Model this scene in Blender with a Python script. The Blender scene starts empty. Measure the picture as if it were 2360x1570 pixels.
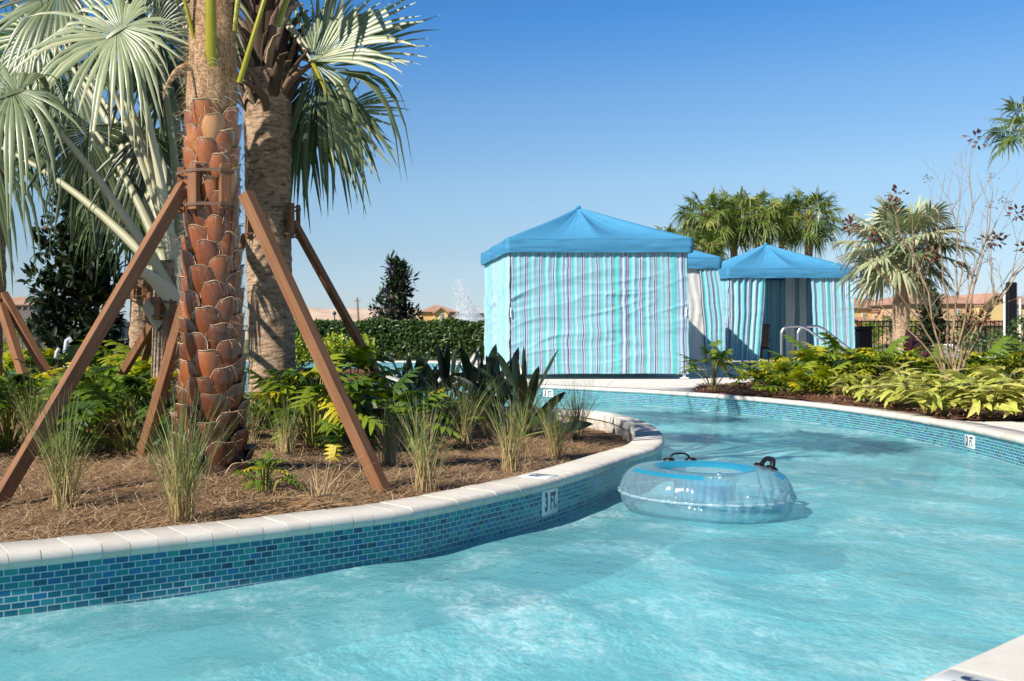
import bpy, math, random
import numpy as np
from mathutils import Vector, noise as mnoise
from mathutils.geometry import tessellate_polygon

R_ = math.radians
rng = np.random.default_rng(7)
random.seed(7)
C = bpy.context.scene.collection
F, CX, YH, H = 2350.0, 790.0, 775.0, 0.72      # focal length and principal point (px of the photograph), eye height
WATER = -0.215
SUN_EL, SUN_AZ = R_(38), math.atan2(-.8, -.6)

def G(x, y, z=0.0):
    d = F * (H - z) / (y - YH)
    return np.array([(x - CX) / F * d, d, z])
def Q(x, y, d):
    return np.array([(x - CX) / F * d, d, H + (YH - y) * d / F])
def nrm(v):
    v = np.asarray(v, float); return v / (np.linalg.norm(v) + 1e-12)
def sstep(a, b, x):
    t = np.clip((x - a) / (b - a), 0, 1); return t * t * (3 - 2 * t)

class MB:
    """collects verts / quads / tris; builds one mesh object. var = a per-vertex value, pq = per-vertex pattern coordinates"""
    def __init__(s): s.v = []; s.q = []; s.t = []; s.qm = []; s.tm = []; s.var = []; s.pq = []; s.n = 0
    def add(s, v, q=None, t=None, m=0, var=0.0, pq=None):
        v = np.asarray(v, float).reshape(-1, 3); k = len(v)
        s.v.append(v)
        if q is not None and len(q):
            q = np.asarray(q, int).reshape(-1, 4) + s.n; s.q.append(q); s.qm.append(np.full(len(q), m) if np.isscalar(m) else np.asarray(m))
        if t is not None and len(t):
            t = np.asarray(t, int).reshape(-1, 3) + s.n; s.t.append(t); s.tm.append(np.full(len(t), m if np.isscalar(m) else 0))
        s.var.append(np.full(k, var) if np.isscalar(var) else np.asarray(var, float))
        s.pq.append(np.zeros((k, 3)) if pq is None else np.asarray(pq, float))
        s.n += k
    def mesh(s, name, mats, smooth=True):
        me = bpy.data.meshes.new(name)
        v = np.concatenate(s.v) if s.v else np.zeros((0, 3))
        q = np.concatenate(s.q) if s.q else np.zeros((0, 4), int)
        t = np.concatenate(s.t) if s.t else np.zeros((0, 3), int)
        me.vertices.add(len(v)); me.vertices.foreach_set('co', v.astype(np.float32).ravel())
        lv = np.concatenate([q.ravel(), t.ravel()]).astype(np.int32)
        me.loops.add(len(lv)); me.loops.foreach_set('vertex_index', lv)
        nf = len(q) + len(t); me.polygons.add(nf)
        st = np.concatenate([np.arange(len(q)) * 4, len(q) * 4 + np.arange(len(t)) * 3]).astype(np.int32)
        me.polygons.foreach_set('loop_start', st)
        mi = np.concatenate((s.qm or []) + (s.tm or []) or [np.zeros(0)]).astype(np.int32)
        for m in (mats if isinstance(mats, (list, tuple)) else [mats]): me.materials.append(m)
        me.polygons.foreach_set('material_index', mi)
        me.polygons.foreach_set('use_smooth', np.full(nf, bool(smooth)))
        a = me.attributes.new('var', 'FLOAT', 'POINT'); a.data.foreach_set('value', np.concatenate(s.var).astype(np.float32))
        a = me.attributes.new('pq', 'FLOAT_VECTOR', 'POINT'); a.data.foreach_set('vector', np.concatenate(s.pq).astype(np.float32).ravel())
        me.update(calc_edges=True); me.validate()
        return me
    def build(s, name, mats, parent=None, smooth=True, world=True):
        """world: the verts are world coordinates, made local to the (unrotated) parent's location"""
        if parent is not None and world and s.v:
            o = root_loc(parent)
            s.v = [v - o for v in s.v]
        ob = bpy.data.objects.new(name, s.mesh(name, mats, smooth)); C.objects.link(ob)
        if parent is not None: ob.parent = parent
        return ob
    # ---- shapes
    def grid(s, P, m=0, var=0.0, pq=None, closed_u=False):
        """P: (nu, nv, 3)"""
        nu, nv = P.shape[:2]; idx = np.arange(nu * nv).reshape(nu, nv)
        if closed_u: idx = np.vstack([idx, idx[:1]])
        q = np.stack([idx[:-1, :-1], idx[1:, :-1], idx[1:, 1:], idx[:-1, 1:]], -1).reshape(-1, 4)
        s.add(P.reshape(-1, 3), q, m=m, var=var if np.isscalar(var) else np.asarray(var).ravel(), pq=None if pq is None else pq.reshape(-1, 3))
    def tube(s, pts, rad, n=8, m=0, var=0.0, cap=True, flat=1.0, up=None):
        pts = np.asarray(pts, float); k = len(pts); rad = np.full(k, rad) if np.isscalar(rad) else np.asarray(rad, float)
        tg = np.gradient(pts, axis=0); tg /= np.linalg.norm(tg, axis=1)[:, None] + 1e-9
        u = np.array([0, 0, 1.0]) if up is None else np.asarray(up, float)
        if abs(np.dot(u, tg[0])) > .95: u = np.array([1.0, 0, 0])
        P = np.zeros((n, k, 3)); ang = np.linspace(0, 2 * np.pi, n, endpoint=False); pu = u
        L = np.concatenate([[0], np.cumsum(np.linalg.norm(np.diff(pts, axis=0), axis=1))])
        for i in range(k):
            a = nrm(np.cross(tg[i], pu)); b = np.cross(a, tg[i]); pu = b
            P[:, i] = pts[i] + rad[i] * (np.cos(ang)[:, None] * a + flat * np.sin(ang)[:, None] * b)
        pq = np.zeros((n, k, 3)); pq[..., 0] = ang[:, None] / (2 * np.pi); pq[..., 1] = L[None]
        base = s.n
        s.grid(P, m, var, pq, closed_u=True)
        if cap:
            for e, i in ((0, 0), (1, k - 1)):
                ring = P[:, i]; c = ring.mean(0)
                t = [(j, (j + 1) % n, n) if e else ((j + 1) % n, j, n) for j in range(n)]
                s.add(np.vstack([ring, c]), t=t, m=m, var=var if np.isscalar(var) else 0)
    def box(s, c, size, m=0, rot=0.0, ax=None, var=0.0, bevel=0.0):
        """ax: 3x3 rows = local axes"""
        A = np.array([[math.cos(rot), math.sin(rot), 0], [-math.sin(rot), math.cos(rot), 0], [0, 0, 1]]) if ax is None else np.asarray(ax, float)
        h = np.asarray(size, float) / 2
        if bevel <= 0:
            sg = np.array([(x, y, z) for x in (-1, 1) for y in (-1, 1) for z in (-1, 1)], float)
            v = (sg * h) @ A + np.asarray(c, float)
            q = [(0, 1, 3, 2), (4, 6, 7, 5), (0, 4, 5, 1), (2, 3, 7, 6), (0, 2, 6, 4), (1, 5, 7, 3)]
            s.add(v, q, m=m, var=var, pq=sg * h); return
        b = bevel; vs = []; q = []; t = []
        key = {}
        for x in (-1, 1):
            for y in (-1, 1):
                for z in (-1, 1):
                    for a in range(3):
                        p = np.array([x, y, z]) * (h - b); p[a] = (x, y, z)[a] * h[a]
                        key[(x, y, z, a)] = len(vs); vs.append(p)
        S = (-1, 1)
        for a in range(3):
            o1, o2 = [(1, 2), (2, 0), (0, 1)][a]
            for sg in S:
                def k_(s1, s2, a=a, o1=o1, o2=o2, sg=sg):
                    w = [0, 0, 0]; w[a] = sg; w[o1] = s1; w[o2] = s2; return key[(*w, a)]
                f = [k_(-1, -1), k_(1, -1), k_(1, 1), k_(-1, 1)]
                q.append(f if sg > 0 else f[::-1])
        for a in range(3):
            o1, o2 = [(1, 2), (2, 0), (0, 1)][a]
            for s1 in S:
                for s2 in S:
                    def e_(sa, f, a=a, o1=o1, o2=o2, s1=s1, s2=s2):
                        w = [0, 0, 0]; w[a] = sa; w[o1] = s1; w[o2] = s2; return key[(*w, f)]
                    f = [e_(-1, o1), e_(1, o1), e_(1, o2), e_(-1, o2)]
                    q.append(f if s1 * s2 < 0 else f[::-1])
        for x in S:
            for y in S:
                for z in S:
                    f = [key[(x, y, z, 0)], key[(x, y, z, 1)], key[(x, y, z, 2)]]
                    t.append(f if x * y * z > 0 else f[::-1])
        vs = np.array(vs)
        s.add(vs @ A + np.asarray(c, float), q, t, m=m, var=var, pq=vs)
    def beam(s, p0, p1, w, h, m=0, side=None, bevel=.003, var=0.0):
        p0, p1 = np.asarray(p0, float), np.asarray(p1, float); z = nrm(p1 - p0)
        x = nrm(np.cross(z, [0, 1.0, 0.2]) if side is None else np.asarray(side) - np.dot(side, z) * z); y = np.cross(z, x)
        s.box((p0 + p1) / 2, (w, h, np.linalg.norm(p1 - p0)), m=m, ax=[x, y, z], bevel=bevel, var=var)

def root_loc(o):
    while o.parent is not None: o = o.parent
    return np.array(o.location)
def tag(o, label=None, cat=None, group=None, kind=None):
    for k, v in (('label', label), ('category', cat), ('group', group), ('kind', kind)):
        if v: o[k] = v
    return o
def thing(name, label, cat, loc=(0, 0, 0), group=None):
    o = bpy.data.objects.new(name, None); C.objects.link(o); o.location = tuple(float(a) for a in loc); o.empty_display_size = .1
    return tag(o, label, cat, group)
def struct(name, mb, mat, smooth=True, kind='structure', label=None, cat=None):
    return tag(mb.build(name, mat, smooth=smooth), label, cat, kind=kind)
def dup(o, loc, rot=0.0, scale=1.0, label=None, group=None):
    """copy of a thing with copies of its parts and sub-parts (they share mesh data)"""
    r = o.copy(); C.objects.link(r); r.location = tuple(float(a) for a in loc); r.rotation_euler = (0, 0, rot); r.scale = (scale,) * 3 if np.isscalar(scale) else scale
    if label: r['label'] = label
    if group: r['group'] = group
    for ch in list(o.children):
        c = ch.copy(); C.objects.link(c); c.parent = r
        for g in ch.children:
            d = g.copy(); C.objects.link(d); d.parent = c
    return r

# ------------------------------------------------------------------ materials
class NT:
    def __init__(s, name):
        s.m = bpy.data.materials.new(name); s.m.use_nodes = True; s.t = s.m.node_tree; s.t.nodes.clear()
        s.out = s.n('ShaderNodeOutputMaterial')
    def n(s, t, **kw):
        nd = s.t.nodes.new(t)
        for k, v in kw.items():
            if k.startswith('i_'):
                nd.inputs[k[2:].replace('_', ' ')].default_value = v
            else: setattr(nd, k, v)
        return nd
    def l(s, a, b): s.t.links.new(a, b)
    def val(s, sock, v):
        if hasattr(v, 'is_linked') or hasattr(v, 'links'): s.l(v, sock)
        else:
            if isinstance(v, (tuple, list)) and len(v) == 3 and sock.type == 'RGBA': v = (*v, 1)
            sock.default_value = v
    def math(s, op, a, b=None, c=None):
        nd = s.n('ShaderNodeMath', operation=op)
        for i, x in enumerate((a, b, c)):
            if x is not None: s.val(nd.inputs[i], x)
        return nd.outputs[0]
    def noise(s, scale, detail=4, rough=.55, vec=None, dist=0.0, dim='3D'):
        nd = s.n('ShaderNodeTexNoise', noise_dimensions=dim); nd.inputs['Scale'].default_value = scale; nd.inputs['Detail'].default_value = detail
        nd.inputs['Roughness'].default_value = rough; nd.inputs['Distortion'].default_value = dist
        if vec is not None: s.l(vec, nd.inputs['Vector'])
        return nd.outputs['Fac']
    def ramp(s, fac, stops, interp='LINEAR'):
        nd = s.n('ShaderNodeValToRGB'); cr = nd.color_ramp; cr.interpolation = interp
        while len(cr.elements) < len(stops): cr.elements.new(0.5)
        for e, (p, c) in zip(cr.elements, stops): e.position = p; e.color = (*c, 1) if len(c) == 3 else c
        s.l(fac, nd.inputs[0]); return nd.outputs[0]
    def mix(s, fac, a, b, blend='MIX'):
        nd = s.n('ShaderNodeMix', data_type='RGBA', blend_type=blend)
        s.val(nd.inputs[0], fac); s.val(nd.inputs[6], a); s.val(nd.inputs[7], b); return nd.outputs[2]
    def maprange(s, v, a, b, c=0.0, d=1.0):
        nd = s.n('ShaderNodeMapRange'); s.val(nd.inputs[0], v)
        for i, x in enumerate((a, b, c, d)): nd.inputs[i + 1].default_value = x
        return nd.outputs[0]
    def obj(s): return s.n('ShaderNodeTexCoord').outputs['Object']
    def geo(s): return s.n('ShaderNodeNewGeometry').outputs['Position']
    def attr(s, name, out='Fac'): return s.n('ShaderNodeAttribute', attribute_name=name).outputs[out]
    def mapping(s, vec, scale=(1, 1, 1), rot=(0, 0, 0), loc=(0, 0, 0)):
        nd = s.n('ShaderNodeMapping'); s.l(vec, nd.inputs[0]); nd.inputs['Scale'].default_value = scale; nd.inputs['Rotation'].default_value = rot; nd.inputs['Location'].default_value = loc
        return nd.outputs[0]
    def bump(s, h, strength=.5, dist=.01, normal=None):
        nd = s.n('ShaderNodeBump'); s.l(h, nd.inputs['Height']); nd.inputs['Strength'].default_value = strength; nd.inputs['Distance'].default_value = dist
        if normal is not None: s.l(normal, nd.inputs['Normal'])
        return nd.outputs[0]
    def bsdf(s, color, rough=.6, spec=.5, metal=0.0, normal=None, coat=0.0):
        nd = s.n('ShaderNodeBsdfPrincipled'); s.val(nd.inputs['Base Color'], color); s.val(nd.inputs['Roughness'], rough)
        nd.inputs['Specular IOR Level'].default_value = spec; s.val(nd.inputs['Metallic'], metal); nd.inputs['Coat Weight'].default_value = coat
        if normal is not None: s.l(normal, nd.inputs['Normal'])
        return nd.outputs[0]
    def translucent(s, shader, color, fac):
        tr = s.n('ShaderNodeBsdfTranslucent'); s.val(tr.inputs[0], color)
        mx = s.n('ShaderNodeMixShader'); s.val(mx.inputs[0], fac); s.l(shader, mx.inputs[1]); s.l(tr.outputs[0], mx.inputs[2]); return mx.outputs[0]
    def done(s, sh): s.l(sh, s.out.inputs[0]); return s.m

def mat_leaf(name, stops, rough=.42, trans=.3, spec=.5, tint=(1.0, 1.25, .45), nscale=9.0, mott=.25):
    """stops: colours along the per-leaf value 'var' """
    n = NT(name); v = n.attr('var'); nz = n.noise(nscale, 3, .6, n.obj())
    v2 = n.math('ADD', v, n.math('MULTIPLY', n.math('SUBTRACT', nz, .5), mott))
    col = n.ramp(v2, stops)
    tc = n.mix(1.0, col, (*tint, 1), 'MULTIPLY')
    sh = n.bsdf(col, rough, spec)
    return n.done(n.translucent(sh, tc, trans))

def mat_plain(name, color, rough=.6, spec=.4, metal=0.0, var=.12, scale=12.0, bump=0.0, bscale=60.0, bd=.003):
    n = NT(name); o = n.obj()
    nz = n.noise(scale, 5, .6, o)
    a = tuple(c * (1 - var) for c in color); b = tuple(min(1, c * (1 + var)) for c in color)
    col = n.ramp(nz, [(.3, a), (.7, b)])
    nm = n.bump(n.noise(bscale, 4, .6, o), bump, bd) if bump else None
    return n.done(n.bsdf(col, rough, spec, metal, nm))
# ------------------------------------------------------------------ camera, light, sky
sc = bpy.context.scene
cd = bpy.data.cameras.new('camera'); cam = bpy.data.objects.new('camera', cd); C.objects.link(cam)
cam.location = (0, 0, H); cam.rotation_euler = (R_(90), 0, 0)
cd.sensor_width = 36; cd.lens = 36 * F / 2360; cd.shift_x = (1180 - CX) / 2360; cd.shift_y = -(785 - YH) / 2360
cd.clip_start = .05; cd.clip_end = 6000
cd.dof.use_dof = True; cd.dof.focus_distance = 5.6; cd.dof.aperture_fstop = 6.3
sc.camera = cam
w = bpy.data.worlds.new('World'); sc.world = w; w.use_nodes = True
nt = w.node_tree; bg = nt.nodes['Background']; sky = nt.nodes.new('ShaderNodeTexSky'); sky.sky_type = 'NISHITA'; sky.sun_disc = False
sky.sun_elevation = SUN_EL; sky.sun_rotation = SUN_AZ % (2 * math.pi); sky.air_density = 1.0; sky.dust_density = .35; sky.ozone_density = 2.6; sky.altitude = 0
hs = nt.nodes.new('ShaderNodeHueSaturation'); hs.inputs['Saturation'].default_value = 1.12
tc = nt.nodes.new('ShaderNodeTexCoord'); sx = nt.nodes.new('ShaderNodeSeparateXYZ'); nt.links.new(tc.outputs['Generated'], sx.inputs[0])
rp = nt.nodes.new('ShaderNodeValToRGB'); SKY = [(0, (.70, .84, 1.25)), (.039, (.77, .83, 1.09)), (.079, (.83, .86, .98)), (.143, (1.0, 1.02, 1.05)), (.22, (.86, 1.02, 1.15)), (.294, (.50, .92, 1.25)), (.45, (.36, .66, .95)), (.75, (.28, .44, .62))]
while len(rp.color_ramp.elements) < len(SKY): rp.color_ramp.elements.new(.5)
for e, (p, c) in zip(rp.color_ramp.elements, SKY): e.position = p; e.color = (*c, 1)
nt.links.new(sx.outputs[2], rp.inputs[0]); ml = nt.nodes.new('ShaderNodeMix'); ml.data_type = 'RGBA'; ml.blend_type = 'MULTIPLY'; ml.inputs[0].default_value = 1
nt.links.new(sky.outputs[0], hs.inputs['Color']); nt.links.new(hs.outputs[0], ml.inputs[6]); nt.links.new(rp.outputs[0], ml.inputs[7]); nt.links.new(ml.outputs[2], bg.inputs[0]); bg.inputs[1].default_value = .075
sd = bpy.data.lights.new('sun', 'SUN'); sd.energy = 5.0; sd.angle = R_(.5); sd.color = (1.0, .94, .84)
so = bpy.data.objects.new('sun', sd); C.objects.link(so)
tosun = Vector((math.sin(SUN_AZ) * math.cos(SUN_EL), math.cos(SUN_AZ) * math.cos(SUN_EL), math.sin(SUN_EL)))
so.rotation_euler = (-tosun).to_track_quat('-Z', 'Y').to_euler(); so.location = (-8, -6, 9)
sc.view_settings.view_transform = 'Standard'; sc.view_settings.look = 'None'; sc.view_settings.exposure = .66; sc.view_settings.gamma = 1.0
sc.render.engine = 'CYCLES'
cy = sc.cycles; cy.use_denoising = True; cy.max_bounces = 10; cy.transparent_max_bounces = 24; cy.diffuse_bounces = 4; cy.glossy_bounces = 4; cy.transmission_bounces = 6
cy.caustics_reflective = False; cy.caustics_refractive = False; cy.sample_clamp_indirect = 6; cy.use_adaptive_sampling = False
try: cy.denoiser = 'OPENIMAGEDENOISE'
except Exception: pass

# ------------------------------------------------------------------ curves
def catmull(pts, step=.03, closed=False):
    p = np.asarray(pts, float); n = len(p); out = []
    segs = range(n if closed else n - 1)
    for i in segs:
        g = lambda k: p[k % n] if closed else p[min(max(k, 0), n - 1)]
        a, b, c, d = g(i - 1), g(i), g(i + 1), g(i + 2)
        for t in np.linspace(0, 1, 24, endpoint=False):
            out.append(.5 * (2 * b + (c - a) * t + (2 * a - 5 * b + 4 * c - d) * t * t + (3 * b - a - 3 * c + d) * t ** 3))
    out.append(p[0] if closed else p[-1]); out = np.array(out)
    L = np.concatenate([[0], np.cumsum(np.linalg.norm(np.diff(out, axis=0), axis=1))])
    k = max(2, int(round(L[-1] / step)) + 1); s = np.linspace(0, L[-1], k)
    r = np.stack([np.interp(s, L, out[:, j]) for j in range(2)], 1)
    return r[:-1] if closed else r
def normals(p):   # left-hand normal of the direction of travel
    t = np.gradient(p, axis=0); t /= np.linalg.norm(t, axis=1)[:, None] + 1e-12
    return np.stack([-t[:, 1], t[:, 0]], 1)
def inside(poly, P):
    x, y = P[..., 0], P[..., 1]; r = np.zeros(x.shape, bool); a = poly; b = np.roll(poly, -1, 0)
    for (x1, y1), (x2, y2) in zip(a, b):
        if y1 == y2: continue
        c = ((y1 > y) != (y2 > y)) & (x < (x2 - x1) * (y - y1) / (y2 - y1) + x1); r ^= c
    return r
g2 = lambda x, y, z=-.055: G(x, y, z)[:2]
# the island's rim, travelled with the land on the left
ISL = catmull([(-9, 2.2), (-5, 2.25), (-3, 2.55), (-1.9, 2.97)] + [g2(*p) for p in ((0, 1318), (300, 1284), (600, 1249), (900, 1209), (1000, 1192), (1130, 1164), (1250, 1136), (1350, 1106), (1400, 1089))]
    + [g2(1470, 1058, -.04), g2(1515, 1036, -.02), g2(1532, 1011, -.01), g2(1518, 987, 0), g2(1485, 969, 0), g2(1440, 956, 0)] + [(2.47, 9.85), (2.1, 10.25), (1.4, 10.7), (.4, 11.3), (-1, 12), (-4, 13), (-9, 13.4)])
# the outer bank, travelled with the land on the left: from the rear pool past the cabanas, round the right-hand bend, back along the near deck
OUT = catmull([(-14, -3.4), (-8, -2.6), (-3, -1.0), (0, 1.24), (1.18, 2.134), (1.67, 2.507), (2.45, 3.15), (3.25, 4.1), (3.95, 5.1), (4.45, 6.1)]
    + [g2(*p) for p in ((2360, 1029), (2207, 993.5), (2035, 963.5), (1864, 940), (1693, 923), (1521, 910), (1400, 903.5), (1300, 898.5), (1190, 894))] + [(2.1, 15.75), (1.5, 16.0), (.95, 16.6), (.75, 17.8), (.9, 19.2), (1.6, 20.3), (2.6, 21.0), (3.2, 22.5), (3.2, 26), (2.6, 28.6), (1, 29.4), (-3, 29.6), (-14, 29.6)])
OUT = OUT[::-1]      # land is now on the left
NI, NO = normals(ISL), normals(OUT)
HOLE = np.vstack([OUT[::8], [[-14, -3.4]]])

# ------------------------------------------------------------------ materials of the setting
def m_coping():
    n = NT('white_coping'); o = n.obj(); v = n.attr('var')
    a = n.noise(7, 5, .65, o); b = n.noise(55, 4, .6, o)
    c = n.ramp(n.math('ADD', n.math('MULTIPLY', a, .75), n.math('MULTIPLY', v, .22)), [(.15, (.47, .42, .355)), (.42, (.575, .535, .475)), (.6, (.61, .575, .52)), (.9, (.65, .615, .56))])
    c = n.mix(n.maprange(b, .60, .78, 0, .45), c, (.40, .35, .28, 1)); pt = n.noise(240, 3, .7, o); c = n.mix(n.maprange(pt, .64, .74, 0, .6), c, (.30, .26, .21, 1))
    st = n.noise(2.3, 4, .6, o, .8); c = n.mix(n.maprange(st, .52, .72, 0, .35), c, (.46, .41, .33, 1))
    return n.done(n.bsdf(c, .8, .25, normal=n.bump(pt, .5, .003)))
def m_tile():
    n = NT('glass_mosaic'); pq = n.attr('pq', 'Vector')
    br = n.n('ShaderNodeTexBrick', offset=.5); n.l(pq, br.inputs['Vector'])
    for k, v in (('Scale', 1.0), ('Mortar Size', .0017), ('Mortar Smooth', .1), ('Bias', 0.0), ('Brick Width', .0475), ('Row Height', .0228)): br.inputs[k].default_value = v
    br.inputs['Color1'].default_value = (0, 0, 0, 1); br.inputs['Color2'].default_value = (1, 1, 1, 1); br.inputs['Mortar'].default_value = (.5, .5, .5, 1)
    c = n.ramp(br.outputs['Color'], [(0, (.003, .045, .090)), (.18, (.004, .15, .24)), (.36, (.010, .25, .265)), (.52, (.006, .115, .22)), (.66, (.018, .30, .25)), (.80, (.012, .16, .36)), (.9, (.004, .08, .14)), (1, (.035, .29, .35))])
    nz = n.noise(40, 3, .6, pq); c = n.mix(n.maprange(nz, .3, .75, 0, .5), c, (.01, .14, .165, 1))
    sp = n.n('ShaderNodeSeparateXYZ'); n.l(pq, sp.inputs[0]); sl = n.math('MULTIPLY', n.maprange(n.math('ADD', sp.outputs[1], n.math('MULTIPLY', n.noise(9, 4, .65, pq), .03)), -.152, -.128, .42, 0), n.maprange(n.noise(25, 4, .7, pq), .35, .65, .2, 1)); c = n.mix(sl, c, (.34, .42, .42, 1))
    c2 = n.mix(br.outputs['Fac'], c, (.50, .59, .60, 1))
    rough = n.mix(br.outputs['Fac'], (.2,) * 3, (.8,) * 3)
    inv = n.math('SUBTRACT', 1.0, br.outputs['Fac'])
    return n.done(n.bsdf(c2, rough, .4, normal=n.bump(inv, .5, .0015)))
def m_mulch(name, stops):
    n = NT(name); o = n.obj()
    a = n.noise(5, 4, .6, o); b = n.noise(90, 4, .7, n.mapping(o, (1, .35, 1), (0, 0, .6))); d = n.noise(110, 3, .7, n.mapping(o, (.35, 1, 1), (0, 0, -.3)))
    f = n.math('ADD', n.math('MULTIPLY', b, .5), n.math('ADD', n.math('MULTIPLY', d, .4), n.math('MULTIPLY', n.math('SUBTRACT', a, .5), .25)))
    return n.done(n.bsdf(n.ramp(f, stops), .9, .15, normal=n.bump(f, 1.0, .02)))
def m_deck():
    n = NT('pale_paving'); o = n.obj()
    br = n.n('ShaderNodeTexBrick', offset=.5); n.l(n.mapping(o, rot=(0, 0, .35)), br.inputs['Vector'])
    for k, v in (('Scale', 1.0), ('Mortar Size', .004), ('Mortar Smooth', .2), ('Brick Width', .6), ('Row Height', .4)): br.inputs[k].default_value = v
    br.inputs['Color1'].default_value = (.62, .57, .51, 1); br.inputs['Color2'].default_value = (.70, .66, .60, 1); br.inputs['Mortar'].default_value = (.50, .46, .40, 1)
    a = n.noise(3, 5, .6, o); c = n.mix(n.maprange(a, .35, .7, 0, .3), br.outputs['Color'], (.56, .51, .45, 1))
    b = n.noise(60, 4, .7, o); c = n.mix(n.maprange(b, .6, .8, 0, .3), c, (.42, .37, .32, 1))
    return n.done(n.bsdf(c, .8, .3, normal=n.bump(b, .3, .003)))
def m_ground():
    n = NT('ground_grass'); o = n.obj(); a = n.noise(.08, 4, .6, o); b = n.noise(2.5, 5, .7, o)
    c = n.ramp(n.math('ADD', n.math('MULTIPLY', a, .6), n.math('MULTIPLY', b, .4)), [(.35, (.09, .11, .04)), (.5, (.16, .16, .07)), (.68, (.30, .24, .15))])
    return n.done(n.bsdf(c, .95, .1))
def m_plaster():
    n = NT('aqua_plaster'); o = n.obj(); a = n.noise(1.6, 5, .6, o, 1.0); b = n.noise(30, 4, .6, o)
    c = n.ramp(a, [(.35, (.62, .78, .78)), (.65, (.80, .87, .85))]); c = n.mix(n.maprange(b, .55, .75, 0, .25), c, (.55, .72, .72, 1))
    return n.done(n.bsdf(c, .8, .2))
def m_water():
    n = NT('pool_water'); o = n.obj()
    h1 = n.noise(7, 4, .6, n.mapping(o, (1, .75, 1), (0, 0, .5)), 1.2); h2 = n.noise(30, 3, .6, n.mapping(o, (1, .8, 1), (0, 0, -.4)), .8)
    h3 = n.noise(2.2, 2, .5, o, .5)
    h = n.math('ADD', n.math('MULTIPLY', h1, 1.0), n.math('ADD', n.math('MULTIPLY', h2, .42), n.math('MULTIPLY', h3, 1.5)))
    nm = n.bump(h, .42, .03)
    fr = n.n('ShaderNodeFresnel'); fr.inputs[0].default_value = 1.33; n.l(nm, fr.inputs[1])
    tr = n.n('ShaderNodeBsdfTransparent'); tint = n.ramp(n.maprange(h, 1.0, 1.75, 0, 1), [(0, (.40, .88, .94)), (.5, (.52, .94, .97)), (1, (.66, .98, .99))]); n.l(tint, tr.inputs[0])
    # aerated, cloudy patches of the moving water, with caustic lines painted over them
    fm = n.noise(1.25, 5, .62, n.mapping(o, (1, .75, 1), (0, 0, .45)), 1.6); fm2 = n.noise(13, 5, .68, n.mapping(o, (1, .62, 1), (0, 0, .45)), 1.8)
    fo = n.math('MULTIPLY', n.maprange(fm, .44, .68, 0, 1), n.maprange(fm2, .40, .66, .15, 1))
    caustic = n.math('ABSOLUTE', n.math('SUBTRACT', n.noise(5.5, 3, .55, n.mapping(o, (1, .6, 1), (0, 0, .45)), 2.2), .5)); fo = n.math('MINIMUM', n.math('ADD', fo, n.math('MULTIPLY', n.maprange(caustic, .0, .04, .22, 0), n.maprange(fm, .40, .58, .1, 1))), 1.0)  # thin ridged lines paint in white caustics and ripple reflections
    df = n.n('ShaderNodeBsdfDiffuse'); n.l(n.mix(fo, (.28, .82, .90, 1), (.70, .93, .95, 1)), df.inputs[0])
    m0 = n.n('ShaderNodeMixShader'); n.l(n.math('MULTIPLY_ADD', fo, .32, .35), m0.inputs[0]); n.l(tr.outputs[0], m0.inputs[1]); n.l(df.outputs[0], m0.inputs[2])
    gl = n.n('ShaderNodeBsdfGlossy'); gl.inputs['Roughness'].default_value = .05; n.l(nm, gl.inputs['Normal'])
    m1 = n.n('ShaderNodeMixShader'); n.l(n.math('MULTIPLY', fr.outputs[0], .85), m1.inputs[0]); n.l(m0.outputs[0], m1.inputs[1]); n.l(gl.outputs[0], m1.inputs[2])
    return n.done(m1.outputs[0])
def m_sand():
    n = NT('sand_slope'); o = n.obj(); a = n.noise(.05, 6, .65, n.mapping(o, (1, 1, 4))); b = n.noise(.35, 4, .6, o)
    c = n.ramp(a, [(.35, (.42, .30, .22)), (.65, (.58, .44, .34))]); c = n.mix(n.maprange(b, .64, .74, 0, .7), c, (.16, .15, .08, 1))
    return n.done(n.bsdf(c, .95, .1))
M = {}
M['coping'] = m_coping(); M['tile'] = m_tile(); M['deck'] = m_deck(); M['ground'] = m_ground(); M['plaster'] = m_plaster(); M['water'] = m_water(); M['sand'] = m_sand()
M['mortar'] = mat_plain('pale_mortar', (.55, .51, .45), .9, .1)
M['stone'] = mat_plain('rough_stone', (.50, .46, .40), .9, .2, var=.35, scale=18, bump=.8, bscale=30, bd=.01)
M['straw_bed'] = m_mulch('pine_straw_bed', [(.25, (.06, .036, .022)), (.42, (.18, .108, .058)), (.55, (.32, .20, .112)), (.7, (.46, .32, .20))])
M['mulch'] = m_mulch('red_mulch', [(.25, (.04, .018, .012)), (.45, (.15, .068, .04)), (.6, (.25, .12, .072)), (.75, (.34, .19, .125))])
M['white_tile'] = mat_plain('white_tile', (.78, .80, .79), .25, .5, var=.03)
M['ink'] = mat_plain('navy_lettering', (.012, .02, .045), .35, .5, var=.05)

# ------------------------------------------------------------------ pool
def flat_poly(outer, holes, z):
    allp = [Vector((p[0], p[1], 0)) for p in outer]; lp = [allp]
    for h in holes: lp.append([Vector((p[0], p[1], 0)) for p in h])
    t = tessellate_polygon(lp); P = np.array([[v.x, v.y, z] for l in lp for v in l])
    t = np.array(t); a, b, c = P[t[:, 0]], P[t[:, 1]], P[t[:, 2]]
    s = np.cross(b - a, c - a)[:, 2]; t[s < 0] = t[s < 0][:, ::-1]
    return P, t[np.abs(s) > 1e-9]
mb = MB(); P, t = flat_poly([(-14, -6), (15, -6), (15, 31), (-14, 31)], [], -.52); mb.add(P, t=t)
for cv, nn in ((ISL, NI), (OUT, NO)):
    b = cv + nn * .022; k = len(b)
    g = np.zeros((k, 2, 3)); g[:, 0, :2] = b; g[:, 1, :2] = b; g[:, 0, 2] = -.345; g[:, 1, 2] = -.52; mb.grid(g)
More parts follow.
